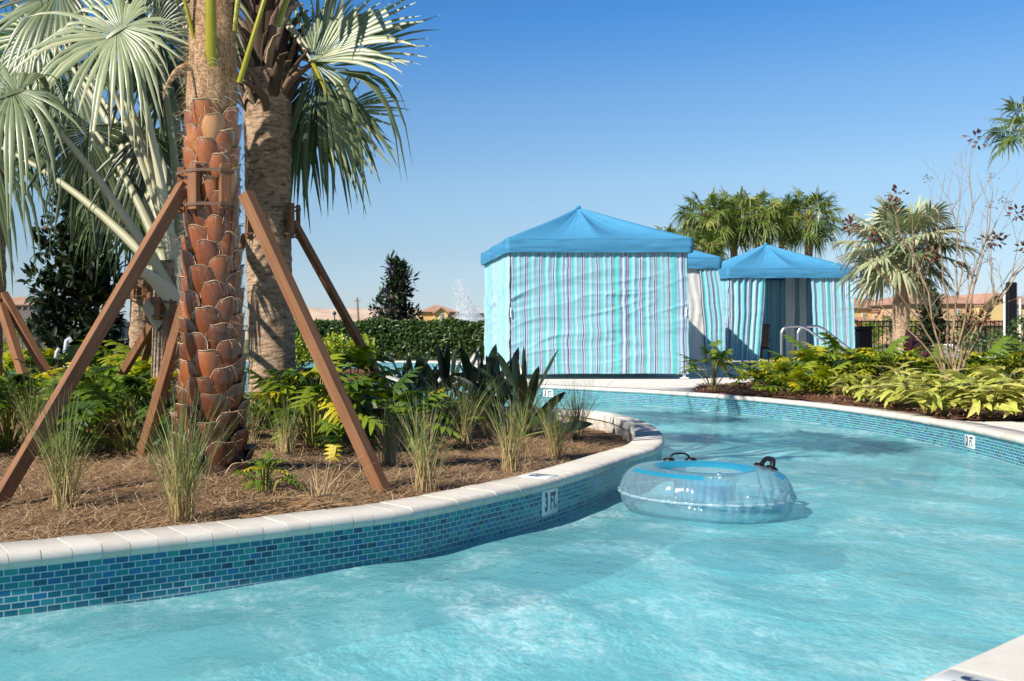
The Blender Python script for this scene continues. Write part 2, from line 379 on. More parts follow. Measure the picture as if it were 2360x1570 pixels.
struct('pool_floor', mb, M['plaster'])

def waves(X, Y):
    h = np.zeros_like(X); r = np.random.default_rng(3)
    for k in range(26):
        lam = r.uniform(.16, 1.3); th = r.normal(.75, .75); ph = r.uniform(0, 6.28)
        am = .0021 * lam ** .8
        wob = .5 * np.sin(X * r.uniform(.5, 1.6) + Y * r.uniform(.5, 1.6) + r.uniform(0, 6))
        h += am * np.sin(2 * np.pi / lam * (X * math.cos(th) + Y * math.sin(th)) + ph + 1.5 * wob) * (.7 + .5 * wob)
    return h
mb = MB()
xs = np.arange(-2.4, 6.0, .035); ys = np.arange(1.0, 16.4, .045); X, Y = np.meshgrid(xs, ys, indexing='ij')
P = np.stack([X, Y, WATER + waves(X, Y)], -1)
edge = np.minimum.reduce([X - xs[0], xs[-1] - X, Y - ys[0], ys[-1] - Y]); P[..., 2] = WATER + (P[..., 2] - WATER) * np.clip(edge / .4, 0, 1)
mb.grid(P)
for x0, x1, y0, y1 in ((-14, xs[0], -6, 31), (xs[-1], 15, -6, 31), (xs[0], xs[-1], -6, ys[0]), (xs[0], xs[-1], ys[-1], 31)):
    mb.add([(x0, y0, WATER), (x1, y0, WATER), (x1, y1, WATER), (x0, y1, WATER)], [(0, 1, 2, 3)])
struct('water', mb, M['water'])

def sweep(mb, p, n, prof, caps=False, m=0, var=0.0):
    """profile points (offset to the land side, z) swept along p"""
    prof = np.asarray(prof, float); k = len(p); g = np.zeros((k, len(prof), 3))
    g[..., :2] = p[:, None] + n[:, None] * prof[None, :, :1]; g[..., 2] = prof[None, :, 1]
    base = mb.n; mb.grid(g, m=m, var=var)
    if caps:
        for i in (0, k - 1):
            c = g[i].mean(0); kk = len(prof); t = [(j, j + 1, kk) for j in range(kk - 1)]
            if i: t = [a[::-1] for a in t]
            mb.add(np.vstack([g[i], c]), t=t, m=m, var=var)
def bull(width, th=.055, ins=0.0):
    r = th / 2
    arc = [(r - (r - ins) * math.sin(a), -r + (r - ins) * math.cos(a)) for a in np.linspace(0, math.pi, 8)]
    return [(width - ins, -th + ins), (width - ins, -ins)] + arc + [(width - ins, -th + ins)]
def coping(mb, cv, nn, i0, i1, step, width, gap=.004):
    """a row of rounded bricks from sample i0 to i1 of a 3 cm polyline, over a slightly recessed mortar bed"""
    L = np.concatenate([[0], np.cumsum(np.linalg.norm(np.diff(cv, axis=0), axis=1))])
    at = lambda s: (np.stack([np.interp(s, L, cv[:, j]) for j in (0, 1)], -1), np.stack([np.interp(s, L, nn[:, j]) for j in (0, 1)], -1))
    s0, s1 = L[i0], L[i1]; r = np.random.default_rng(5); s = s0
    while s < s1:
        e = min(s + step * r.uniform(.97, 1.03), s1)
        p, n = at(np.linspace(s + gap / 2, e - gap / 2, 3)); dz = r.normal(0, .0008)
        sweep(mb, p, n, [(a + r.normal(0, .0003), z + dz) for a, z in bull(width)], caps=True, var=r.uniform(0, 1)); s = e
    p, n = at(np.arange(s0, s1, .06)); sweep(mb, p, n, bull(width, .055, .0025), m=1, var=.5)
def tileband(mb, cv, nn, i0=0, i1=None):
    b = (cv + nn * .020)[i0:i1]; L = np.concatenate([[0], np.cumsum(np.linalg.norm(np.diff(b, axis=0), axis=1))])
    zs = np.linspace(-.05, -.35, 8); g = np.zeros((len(b), 8, 3)); g[..., :2] = b[:, None]; g[..., 2] = zs
    pq = np.zeros_like(g); pq[..., 0] = L[:, None]; pq[..., 1] = zs - (-.0535); mb.grid(g, pq=pq)
def near(cv, p): return int(np.argmin(((cv - np.asarray(p)[None, :2]) ** 2).sum(1)))

def text(body, size, bold=0.0, sx=1.0):
    cu = bpy.data.curves.new('lettering', 'FONT'); cu.body = body; cu.size = size; cu.offset = bold; cu.align_x = 'CENTER'; cu.align_y = 'CENTER'; cu.extrude = .0006
    o = bpy.data.objects.new('lettering', cu); C.objects.link(o); dg = bpy.context.evaluated_depsgraph_get(); ev = o.evaluated_get(dg); me = ev.to_mesh()
    v = np.array([x.co for x in me.vertices]); t = []; me.calc_loop_triangles(); t = np.array([l.vertices for l in me.loop_triangles]); ev.to_mesh_clear()
    bpy.data.objects.remove(o); bpy.data.curves.remove(cu)
    v[:, 0] *= sx; return v, t
def place_text(mb, v, t, o, ax, m=0):
    """ax: rows right, up, out"""
    mb.add(v @ np.asarray(ax, float) + np.asarray(o, float), t=t, m=m)
def marker(name, parent, o, right, up, out, w, h, parts, joint=None, label=None):
    """white tile plate with lettering standing 1 mm proud"""
    A = np.array([right, up, out], float); mb = MB(); mb.box(np.asarray(o) + .002 * np.asarray(out), (w, h, .006), ax=A, bevel=.001)
    pl = mb.build(name, M['white_tile'], parent)
    if label: pl['label'] = label
    mt = MB()
    for body, size, dx, sx, bold in parts:
        v, t = text(body, size, bold, sx); place_text(mt, v, t, np.asarray(o) + dx * np.asarray(right) + .0055 * np.asarray(out), A)
    mt.build('lettering', M['ink'], pl, smooth=False)
    if joint is not None:
        mj = MB(); mj.box(np.asarray(o) + joint * np.asarray(right) + .0052 * np.asarray(out), (.0012, h, .0008), ax=A); mj.build('joint', M['mortar'], pl)
    return pl

wi = thing('pool_wall', 'pool wall round the planted island, white rim over blue-green mosaic with a 3 FT. plate', 'pool wall', (-1, 3.3, -.3)); wi['kind'] = 'thing'
mb = MB(); coping(mb, ISL, NI, near(ISL, (-3.2, 2.5)), near(ISL, (.4, 11.3)), .1035, .20); mb.build('coping', [M['coping'], M['mortar']], wi)
mb = MB(); tileband(mb, ISL, NI); mb.build('tile_band', M['tile'], wi)
mb = MB(); k0, k1 = near(ISL, (1.2, 5.3)), near(ISL, (.4, 11.3)); p, n = ISL[k0:k1], NI[k0:k1]
nz = np.array([[mnoise.noise(Vector((i * .45, j * .9, 3))) for j in range(6)] for i in range(len(p))])
g = np.zeros((len(p), 6, 3)); g[..., 2] = np.linspace(-.04, -.3, 6); g[..., :2] = p[:, None] + n[:, None] * (.185 + .022 * nz[..., None]); mb.grid(g); mb.build('stone_face', M['stone'], wi)
def frame_on(cv, nn, px, py, z):
    """point of the wall seen at that pixel column: (position on the tile face, right, out)"""
    d = (cv[:, 0] / cv[:, 1]) - (px - CX) / F; c = np.where(d[:-1] * d[1:] <= 0)[0]
    cand = [i for i in c if abs((YH + F * (H - z) / cv[i, 1]) - py) < 90]
    i = min(cand, key=lambda i: abs((YH + F * (H - z) / cv[i, 1]) - py)); n = nn[i]; out = np.array([-n[0], -n[1], 0]); right = np.array([-out[1], out[0], 0])
    return i, np.array([*(cv[i] + n * .020), z]), right, out
i, o, rt, ou = frame_on(ISL, NI, 1275, 1160, -.118)
marker('depth_plate', wi, o + [0, 0, 0], rt, (0, 0, 1), ou,   .185, .126, [('3', .125, -.044, .62, .006), ('FT.', .112, .040, .52, .005)], joint=-.004)
p0 = np.array([*(ISL[i + 2] + NI[i + 2] * .105), .0005]); T = np.array([-NI[i][1], NI[i][0], 0]);
marker('rim_plate', wi, p0 - [0, 0, .0035], T * 1.0, np.array([NI[i][0], NI[i][1], 0]) * 1.0, (0, 0, 1), .155, .15, [('3 FT', .085, 0, .75, .004)])

wo = thing('pool_wall', 'outer pool wall along the deck and right planting bed, white rim over blue mosaic', 'pool wall', (4.8, 9, -.3)); wo['kind'] = 'thing'
a0, a1 = near(OUT, (1, 29.4)), near(OUT, (2.45, 3.15)); a2 = near(OUT, (-3, -1))
mb = MB(); coping(mb, OUT, NO, a0, a1, .105, .22); coping(mb, OUT, NO, a1, a2, .36, .34, .005); mb.build('coping', [M['coping'], M['mortar']], wo)
mb = MB(); tileband(mb, OUT, NO); mb.build('tile_band', M['tile'], wo)
i, o, rt, ou = frame_on(OUT, NO, 2231, 1012, -.125)
marker('depth_plate', wo, o, rt, (0, 0, 1), ou, .17, .105, [('3', .105, -.042, .62, .005), ('FT.', .10, .036, .52, .004)], joint=-.004)
i = near(OUT, (1.24, 2.18)); p0 = np.array([*(OUT[i] + NO[i] * .12), .0005]); T = np.array([-NO[i][1], NO[i][0], 0])
pn = G(2240, 1585, .0005)
marker('rim_plate', wo, pn - [0, 0, .0035], -T, -np.array([NO[i][0], NO[i][1], 0]), (0, 0, 1), .17, .15, [('3 FT', .09, 0, .75, .004)])
i, o, rt, ou = frame_on(OUT, NO, 1264, 905, -.12)
marker('depth_plate', wo, o, rt, (0, 0, 1), ou, .17, .105, [('3', .105, -.042, .62, .005), ('FT.', .10, .036, .52, .004)], joint=-.004)

# ------------------------------------------------------------------ land
off = (OUT + NO * .1)[::6]
mb = MB(); P, t = flat_poly([(-14, -6.05), (15, -6.05), (15, 31), (-14, 31)], [], 0)
ring = np.vstack([off, [[-14.0, -3.3]]]) if False else off
deck_poly = np.vstack([off, [[-14, -6], [15, -6], [15, 31], [-14, 31]]])
def tess(poly, z):
    P = np.array([[p[0], p[1], z] for p in poly]); t = np.array(tessellate_polygon([[Vector(p) for p in P]]))
    a, b, c = P[t[:, 0]], P[t[:, 1]], P[t[:, 2]]; s = np.cross(b - a, c - a)[:, 2]; t[s < 0] = t[s < 0][:, ::-1]; return P, t
mb = MB(); P, t = tess(deck_poly, -.006); mb.add(P, t=t); struct('pool_deck', mb, M['deck'], smooth=False)
mb = MB(); big = 3500
P, t = flat_poly([(-big, -600), (big, -600), (big, 5000), (-big, 5000)], [[(-13.9, -5.9), (-13.9, 30.9), (14.9, 30.9), (14.9, -5.9)]], -.02); mb.add(P, t=t)
struct('ground', mb, M['ground'], smooth=False)

def zbed(X, Y):
    X = np.asarray(X, float); Y = np.asarray(Y, float)
    s = sstep(4.6, 8.2, Y + .35 * X)
    z = -.030 - .115 * s * sstep(-1.5, 1.6, X) + .05 * np.exp(-((X + .68) ** 2 + (Y - 5.35) ** 2) / .5) + .03 * np.exp(-((X + .62) ** 2 + (Y - 8.8) ** 2) / 1.0)
    return z + .012 * np.sin(X * 3.1 + Y * 1.7) * np.sin(Y * 2.3 - X * .7)
mb = MB(); ip = np.vstack([(ISL + NI * .10)[::4]])
xs = np.arange(-6, 3.0, .05); ys = np.arange(2.2, 13.2, .05); X, Y = np.meshgrid(xs, ys, indexing='ij'); ins = inside(ip, np.stack([X, Y], -1))
Z = zbed(X, Y) + .014 * np.array([mnoise.fractal(Vector((x * 7, y * 7, 0)), .8, 2, 3) for x, y in zip(X.ravel(), Y.ravel())]).reshape(X.shape)
idx = np.arange(X.size).reshape(X.shape); q = np.stack([idx[:-1, :-1], idx[1:, :-1], idx[1:, 1:], idx[:-1, 1:]], -1).reshape(-1, 4); q = q[ins.ravel()[q].all(1)]
mb.add(np.stack([X, Y, Z], -1).reshape(-1, 3), q); struct('planting_bed', mb, M['straw_bed'])
def strands(name, pts, zf, mat, lmin, lmax, wd, seed=1):
    r = np.random.default_rng(seed); n = len(pts); th = r.uniform(0, np.pi, n); L = r.uniform(lmin, lmax, n); tl = r.normal(0, .22, n)
    d = np.stack([np.cos(th), np.sin(th), tl], 1); sd_ = np.stack([-np.sin(th), np.cos(th), np.zeros(n)], 1) * (wd * r.uniform(.6, 1.3, n))[:, None]
    c = np.stack([pts[:, 0], pts[:, 1], zf(pts[:, 0], pts[:, 1]) + r.uniform(.004, .022, n)], 1); kink = np.stack([np.zeros(n), np.zeros(n), r.uniform(0, .012, n)], 1) + sd_ * r.normal(0, 4, n)[:, None]
    a, b = c - d * L[:, None] / 2, c + d * L[:, None] / 2; a[:, 2] = np.maximum(a[:, 2], c[:, 2] - .02); b[:, 2] = np.maximum(b[:, 2], c[:, 2] - .02)
    V = np.stack([a - sd_, a + sd_, c + kink + sd_, c + kink - sd_, b + sd_ * .4, b - sd_ * .4], 1).reshape(-1, 3)
    base = np.arange(n)[:, None] * 6; q = np.concatenate([base + [0, 1, 2, 3], base + [3, 2, 4, 5]]).reshape(-1, 4)
    mb = MB(); mb.add(V, q, var=np.repeat(r.uniform(0, 1, n), 6)); o = mb.build(name, mat); o['kind'] = 'stuff'; return o
M['straw'] = mat_leaf('dry_straw', [(0, (.10, .06, .034)), (.35, (.28, .17, .088)), (.7, (.45, .30, .165)), (1, (.60, .45, .28))], .7, .12, .2, (1, .9, .7), mott=.15)
r = np.random.default_rng(11); pts = r.uniform((-2.6, 2.8), (2.8, 9.6), (60000, 2)); dens = np.clip(1.25 - (pts[:, 1] - 3.2) / 7, .22, 1); pts = pts[r.uniform(0, 1, len(pts)) < dens]
pts = pts[inside(np.vstack([(ISL + NI * .215)[::4]]), pts)]
o = strands('pine_straw', pts, zbed, M['straw'], .06, .2, .0016); o['label'] = 'brown pine straw strewn over the island bed'

rb = np.vstack([(OUT + NO * .10)[near(OUT, (4.4, 13.2)):near(OUT, (5.06, 8.75))][::5], [(5.35, 8.62), (9.5, 8.5), (13.5, 10), (14, 17), (10, 18), (7.6, 17.2), (6.4, 16.2), (5.2, 14.9)]])
zright = lambda X, Y: .012 + .03 * np.sin(np.asarray(X) * 1.3) * np.sin(np.asarray(Y) * 1.1) + 0 * np.asarray(X)
xs = np.arange(3.8, 14, .07); ys = np.arange(8.3, 18, .07); X, Y = np.meshgrid(xs, ys, indexing='ij'); ins = inside(rb, np.stack([X, Y], -1))
Z = np.maximum(zright(X, Y) + .02 * np.array([mnoise.fractal(Vector((x * 6, y * 6, 5)), .8, 2, 3) for x, y in zip(X.ravel(), Y.ravel())]).reshape(X.shape), -.003)
idx = np.arange(X.size).reshape(X.shape); q = np.stack([idx[:-1, :-1], idx[1:, :-1], idx[1:, 1:], idx[:-1, 1:]], -1).reshape(-1, 4); q = q[ins.ravel()[q].all(1)]
mb = MB(); mb.add(np.stack([X, Y, Z], -1).reshape(-1, 3), q); struct('mulch_bed', mb, M['mulch'])
r = np.random.default_rng(12); pts = r.uniform((4, 8.4), (9, 15), (26000, 2)); pts = pts[inside(np.vstack([(OUT + NO * .235)[near(OUT, (4.4, 13.2)):near(OUT, (5.06, 8.75))][::5], [(5.35, 8.68), (9, 8.6), (9, 15), (5.2, 14.9)]]), pts)]
M['chips'] = mat_leaf('mulch_chips', [(0, (.07, .03, .02)), (.4, (.23, .11, .065)), (.8, (.38, .22, .14)), (1, (.48, .34, .23))], .8, .05, .1, (1, .9, .7), mott=.15)
o = strands('mulch_chips', pts, lambda a, b: np.maximum(zright(a, b), 0) + .012, M['chips'], .03, .10, .004, 2); o['label'] = 'red-brown shredded mulch over the right bed'
# sand mound beyond the houses
def mound(x0, x1, ytop, d, depth, seed):
    mb = MB(); a, b = Q(x0, ytop, d), Q(x1, ytop, d); hh = a[2]; nu, nv = 60, 24; g = np.zeros((nu, nv, 3))
    for i in range(nu):
        for j in range(nv):
            u, v = i / (nu - 1), j / (nv - 1); x = a[0] + (b[0] - a[0]) * u; y = d + (v - .35) * depth
            e = min(1, u / .12, (1 - u) / .12); e = e * e * (3 - 2 * e); prof = min(1, v / .35) ** .8 * min(1, (1 - v) / .3)
            g[i, j] = (x, y, -.1 + (hh * (.93 + .07 * mnoise.noise(Vector((u * 7, seed, 0))))) * e * prof + .25 * mnoise.noise(Vector((x * .08, y * .1, seed))) * e)
    mb.grid(g); struct('sand_hill', mb, M['sand'])
mound(560, 1010, 704, 260, 120, 1); mound(-260, 260, 709, 300, 120, 5); mound(1880, 2700, 722, 330, 120, 9)
# ------------------------------------------------------------------ leaf templates
def strip_leaf(mb, O, u, n, L, prof, bend=0.0, fold=.15, var=0.0, ns=5, pqid=0.0, m=0):
    """a simple blade: origin O, axis u, normal n, length L, half-width profile prof(t)"""
    u = nrm(u); v = nrm(np.cross(n, u)); n = np.cross(u, v); t = np.linspace(0, 1, ns); w = np.array([prof(x) for x in t])
    c = O + np.outer(t * L, u) - np.outer(bend * L * t ** 2, n)
    P = np.zeros((3, ns, 3)); P[0] = c - w[:, None] * v + (fold * w)[:, None] * n; P[1] = c; P[2] = c + w[:, None] * v + (fold * w)[:, None] * n
    pq = np.zeros_like(P); pq[0, :, 0] = -1; pq[2, :, 0] = 1; pq[..., 1] = t; pq[..., 2] = pqid
    mb.grid(P, m=m, var=var, pq=pq)
ELL = np.array([(0, 0, 0), (-.5, .35, .06), (.5, .35, .06), (-.42, .68, .05), (.42, .68, .05), (0, 1, -.08), (0, .4, -.02), (0, .7, -.03)])
ELQ = [(1, 6, 7, 3), (6, 2, 4, 7)]; ELT = [(0, 6, 1), (0, 2, 6), (3, 7, 5), (7, 4, 5)]
def leaves_bulk(mb, O, U, N, L, W, var, m=0):
    """many elliptic leaves at once"""
    O, U, N = map(np.asarray, (O, U, N)); k = len(O); U = U / np.linalg.norm(U, axis=1)[:, None]; V = np.cross(N, U); V /= np.linalg.norm(V, axis=1)[:, None] + 1e-9; N = np.cross(U, V)
    L = np.broadcast_to(L, k); W = np.broadcast_to(W, k)
    P = O[:, None] + ELL[None, :, 0, None] * (W[:, None, None] * V[:, None]) + ELL[None, :, 1, None] * (L[:, None, None] * U[:, None]) + ELL[None, :, 2, None] * (L[:, None, None] * N[:, None])
    b = np.arange(k)[:, None, None] * 8
    mb.add(P.reshape(-1, 3), (b + np.array(ELQ)[None]).reshape(-1, 4), (b + np.array(ELT)[None]).reshape(-1, 3), m=m, var=np.repeat(np.broadcast_to(var, k), 8))
def rdir(r, k, zmin=-1.0):
    z = r.uniform(zmin, 1, k); a = r.uniform(0, 2 * np.pi, k); s = np.sqrt(1 - z * z); return np.stack([s * np.cos(a), s * np.sin(a), z], 1)

def fan(mb, base, hub, u, n, Rad, r, nseg=40, span=150, droop=.35, split=.52, pw=.02, var=.5, costa=.2, tipvar=.12, m_leaf=0, m_pet=1, ctrl=None, fold=.30, jitter=.11):
    """a costapalmate palm leaf: petiole base->hub, pleated segments radiating about u in the plane normal to n, tips drooping"""
    base, hub = np.asarray(base, float), np.asarray(hub, float); u = nrm(u); n = nrm(np.asarray(n) - np.dot(n, u) * u); v = np.cross(n, u)
    if pw > 0:
        c = (base + hub) / 2 + np.array([0, 0, .12 * np.linalg.norm(hub - base)]) if ctrl is None else np.asarray(ctrl, float)
        t = np.linspace(0, 1, 9)[:, None]; p = (1 - t) ** 2 * base + 2 * t * (1 - t) * c + t * t * hub
        mb.tube(p, np.linspace(pw * 1.7, pw * .55, 9), 6, m=m_pet, var=var, flat=.55, up=n)
    strip_leaf(mb, hub - u * .02 * Rad, u, n, costa * Rad * 1.1, lambda t: Rad * .030 * (1 - .6 * t), bend=.15, fold=0, var=var - .12, ns=5, m=m_leaf)
    sp = R_(span); da = 2 * sp / nseg; st = np.array([.004, .18, .34, .5, .66, .82, 1.0]); k = len(st)
    A = np.linspace(-sp, sp, nseg) + r.normal(0, da * .12, nseg); g = np.array([0, 0, -1.0])
    P = np.zeros((nseg, 3, k, 3)); VV = np.zeros((nseg, 3, k))
    for i, a in enumerate(A):
        L = Rad * (.72 + .28 * math.cos(a / 1.35)) * r.uniform(.78, 1.06) * (.45 if r.uniform() < .05 else 1); d = math.cos(a) * u + math.sin(a) * v
        lift = .18 * n * (1 - abs(a) / sp * .5); d = nrm(d + lift * .6); s = nrm(np.cross(n, d)); nn = np.cross(d, s)
        o = hub + costa * Rad * max(0, 1 - abs(a) / sp) ** 1.2 * (u * .9 - n * .25)
        rr = st * L; w = np.where(st <= split, rr * math.tan(da / 2) * 1.12, 0); wm = split * L * math.tan(da / 2) * 1.12
        tt = np.clip((st - split) / (1 - split), 0, 1); w = np.where(st > split, wm * (1 - tt) ** .75 + .0012, w + .001)
        dr = droop * r.uniform(.3, 2.2) * L * np.clip(st - .30, 0, 1) ** 2; side = r.normal(0, jitter) * (2.6 if r.uniform() < .15 else 1) * L * np.clip(st - split, 0, 1) ** 1.5
        c = o + np.outer(rr, d) + np.outer(dr, g) * 1.6 - np.outer(dr * .5, d) + np.outer(side, s)
        f = fold * w
        P[i, 0] = c - w[:, None] * s - f[:, None] * nn; P[i, 1] = c + f[:, None] * nn; P[i, 2] = c + w[:, None] * s - f[:, None] * nn
        vv = var + r.normal(0, .11) + tipvar * np.clip((st - .7) / .3, 0, 1); VV[i] = vv[None]
    idx = np.arange(nseg * 3 * k).reshape(nseg, 3, k)
    q = np.stack([idx[:, :-1, :-1], idx[:, 1:, :-1], idx[:, 1:, 1:], idx[:, :-1, 1:]], -1).reshape(-1, 4)
    mb.add(P.reshape(-1, 3), q, m=m_leaf, var=VV.ravel())

# ------------------------------------------------------------------ plant materials
M['sabal'] = mat_leaf('green_palm_leaf', [(0, (.025, .045, .014)), (.4, (.075, .125, .028)), (.75, (.19, .24, .05)), (1, (.40, .38, .11))], .38, .28)
M['silver'] = mat_leaf('silver_palm_leaf', [(0, (.026, .036, .017)), (.3, (.078, .105, .050)), (.55, (.20, .245, .13)), (.75, (.33, .37, .22)), (1, (.58, .53, .33))], .36, .18, .5, (1, 1.1, .65))
M['olive_fan'] = mat_leaf('olive_palm_leaf', [(0, (.04, .06, .03)), (.4, (.12, .16, .07)), (.75, (.26, .30, .14)), (1, (.46, .42, .20))], .40, .25)
M['petiole'] = mat_leaf('pale_petiole', [(0, (.22, .22, .12)), (.5, (.48, .45, .30)), (1, (.64, .59, .43))], .5, .08)
M['green_petiole'] = mat_leaf('lime_petiole', [(0, (.13, .13, .012)), (.5, (.30, .27, .015)), (1, (.42, .35, .025))], .35, .08, .5)
M['lime'] = mat_leaf('lime_split_leaf', [(0, (.030, .062, .012)), (.3, (.080, .150, .018)), (.6, (.19, .27, .024)), (.82, (.36, .38, .028)), (1, (.60, .48, .03))], .34, .36, .5, (1.1, 1.25, .3))
M['stem'] = mat_leaf('leaf_stem', [(0, (.06, .09, .02)), (.5, (.20, .22, .05)), (1, (.42, .34, .08))], .5, .08)
M['dark_leaf'] = mat_leaf('dark_glossy_leaf', [(0, (.007, .013, .006)), (.5, (.018, .034, .013)), (.8, (.035, .055, .02)), (.93, (.10, .075, .04)), (1, (.16, .10, .06))], .42, .12, .3)
M['hedge'] = mat_leaf('hedge_leaf', [(0, (.018, .038, .010)), (.5, (.062, .112, .026)), (.85, (.15, .215, .06)), (1, (.26, .30, .10))], .36, .2)
M['croton'] = mat_leaf('yellow_leaf', [(0, (.07, .12, .014)), (.4, (.22, .29, .022)), (.75, (.46, .46, .03)), (1, (.66, .54, .04))], .4, .3)
M['paddle'] = mat_leaf('paddle_leaf', [(0, (.008, .018, .010)), (.5, (.018, .036, .018)), (1, (.05, .075, .03))], .33, .14)
M['purple'] = mat_leaf('purple_flower', [(0, (.16, .06, .22)), (1, (.38, .18, .40))], .6, .2, .3, (1, .9, 1))
M['burgundy'] = mat_leaf('burgundy_leaf', [(0, (.015, .004, .007)), (.6, (.05, .012, .02)), (1, (.14, .03, .035))], .35, .15, .5, (1.2, .7, .8))
M['rust'] = mat_leaf('rusty_leaf', [(0, (.04, .018, .010)), (.5, (.10, .035, .018)), (.85, (.16, .05, .03)), (1, (.20, .10, .03))], .5, .2, .4, (1.2, .9, .5))
M['bark'] = mat_plain('grey_brown_bark', (.16, .12, .085), .9, .15, var=.35, scale=20, bump=.8, bscale=40, bd=.01)
M['twig'] = mat_plain('tan_twig_bark', (.27, .19, .115), .75, .2, var=.25, scale=9, bump=.3, bscale=40, bd=.004)
def m_grass():
    n = NT('ornamental_grass'); pq = n.n('ShaderNodeSeparateXYZ'); n.l(n.attr('pq', 'Vector'), pq.inputs[0]); v = n.attr('var')
    f = n.math('ADD', pq.outputs[1], n.math('MULTIPLY', n.math('SUBTRACT', v, .5), .5))
    g = n.ramp(f, [(.0, (.42, .31, .15)), (.28, (.46, .38, .17)), (.45, (.26, .28, .085)), (.72, (.12, .17, .05)), (1, (.15, .155, .07))])
    d = n.ramp(f, [(.0, (.34, .25, .14)), (.5, (.54, .41, .23)), (1, (.46, .32, .18))])
    c = n.mix(n.maprange(v, .70, .80, 0, 1), g, d); sh = n.bsdf(c, .5, .3)
    return n.done(n.translucent(sh, c, .25))
M['grass'] = m_grass()
def m_ginger():
    n = NT('variegated_ginger'); s = n.n('ShaderNodeSeparateXYZ'); n.l(n.attr('pq', 'Vector'), s.inputs[0])
    ax = n.math('ABSOLUTE', s.outputs[0]); cb = n.n('ShaderNodeCombineXYZ')
    n.l(n.math('SUBTRACT', n.math('MULTIPLY', s.outputs[1], 34.0), n.math('MULTIPLY', ax, 7.0)), cb.inputs[0]); n.l(s.outputs[2], cb.inputs[1]); n.l(n.math('MULTIPLY', s.outputs[0], .9), cb.inputs[2])
    f = n.noise(1.0, 2, .5, cb.outputs[0])
    c = n.ramp(n.math('ADD', f, n.math('MULTIPLY', n.math('SUBTRACT', n.attr('var'), .5), .25)), [(.26, (.11, .19, .022)), (.37, (.20, .29, .035)), (.46, (.46, .46, .08)), (.57, (.66, .60, .16)), (.75, (.74, .68, .28))])
    return n.done(n.translucent(n.bsdf(c, .38, .45), c, .3))
M['ginger'] = m_ginger()

# ------------------------------------------------------------------ prototypes (built at their own origin)
def phil_leaf(mb, O, u, n, L, r, var):
    """deeply lobed leaf"""
    u = nrm(u); v = nrm(np.cross(n, u)); n = np.cross(u, v)
    strip_leaf(mb, O, u, n, L, lambda t: L * .19 * math.sin(math.pi * min(1, .30 + .68 * t)) ** .9 * (1 - .45 * t) + .002, bend=.28, fold=0, var=var, ns=5)
    for s in (-1, 1):
        K = 6
        for i in range(K):
            t = .02 + .86 * i / (K - 1); a = R_(112 - 82 * t + r.normal(0, 5)); l = L * (.30 + .28 * math.sin(math.pi * (.25 + .62 * t))) * r.uniform(.88, 1.1) * (1 - .25 * t)
            d = math.cos(a) * u + s * math.sin(a) * v - .18 * n * r.uniform(.2, 1.6); o = O + t * L * u - .28 * L * t * t * n
            strip_leaf(mb, o, d, n + .25 * s * v * r.normal(0, 1), l, lambda x, l=l: l * .145 * min(1, (1 - x) * 1.9) ** .75 + .0008, bend=.25, fold=.10, var=var + r.normal(0, .03), ns=4)
def make_phil(name, seed, nleaf=34, hgt=.42, spread=.34, L=(.17, .27), vm=.42, vs=.2, upright=.5):
    r = np.random.default_rng(seed); mb = MB(); ms = MB()
    for k in range(nleaf):
        az = r.uniform(0, 6.283); q = r.uniform(0, 1) ** .6; h = hgt * (1.05 - .75 * q * r.uniform(.6, 1.15)); rad = spread * q
        base = np.array([math.cos(az) * .05 * q, math.sin(az) * .05 * q, .0]); tip = np.array([math.cos(az) * rad, math.sin(az) * rad, max(.06, h)])
        c = np.array([tip[0] * .35, tip[1] * .35, tip[2] * .75]); t = np.linspace(0, 1, 6)[:, None]; p = (1 - t) ** 2 * base + 2 * t * (1 - t) * c + t * t * tip
        ms.tube(p, np.linspace(.0055, .0035, 6), 5, var=r.uniform(.2, .9), cap=False)
        out = np.array([math.cos(az), math.sin(az), 0]); tilt = r.uniform(-.5, .45) + upright * (1 - q) * .8
        u = nrm(out * math.cos(tilt) + np.array([0, 0, 1]) * math.sin(tilt) + r.normal(0, .2, 3)); n = nrm(np.array([0, 0, 1]) * math.cos(tilt) - out * math.sin(tilt) + r.normal(0, .15, 3) + 1e-3)
        va = np.clip(r.normal(vm, vs * 1.35), 0, .84); va = r.uniform(.85, 1) if r.uniform() < .08 else va
        phil_leaf(mb, tip, u, n, r.uniform(*L), r, va)
    o = thing(name, None, 'shrub'); mb.build('foliage', M['lime'], o, world=False); ms.build('stems', M['stem'], o, world=False); return o
def make_grass(name, seed, n=150, hgt=.5, spread=.2, dry=.12, wd=.0024, lean=.5):
    r = np.random.default_rng(seed); mb = MB()
    for k in range(n):
        az = r.uniform(0, 6.283); q = r.uniform(0, 1) ** .8; isdry = r.uniform() < dry
        h = hgt * r.uniform(.55, 1.08) * (.75 if isdry else 1); l = spread * q * (1.5 if isdry and r.uniform() < .4 else 1) * h / hgt * 1.1; b = np.array([r.normal(0, .022), r.normal(0, .022), -.02])
        d = np.array([math.cos(az), math.sin(az), 0]); t = np.linspace(0, 1, 6)
        c = b + np.outer(t ** (1 + lean) * l, d) + np.outer(h * (t - .16 * l / h * t ** 2.5), [0, 0, 1]); s = np.array([-d[1], d[0], 0]) ; a2 = r.uniform(0, 3.14); s = nrm(s * math.cos(a2) + d * math.sin(a2))
        w = wd * r.uniform(.7, 1.3) * (1 - t ** 2 * .9) + .0003; P = np.stack([c - w[:, None] * s, c + w[:, None] * s]); pq = np.zeros_like(P); pq[..., 1] = t
        mb.grid(P, var=r.uniform(.8, 1) if isdry else r.uniform(.05, .68), pq=pq)
    o = mb.build(name, M['grass'], world=False); o['category'] = 'grass clump'; return o
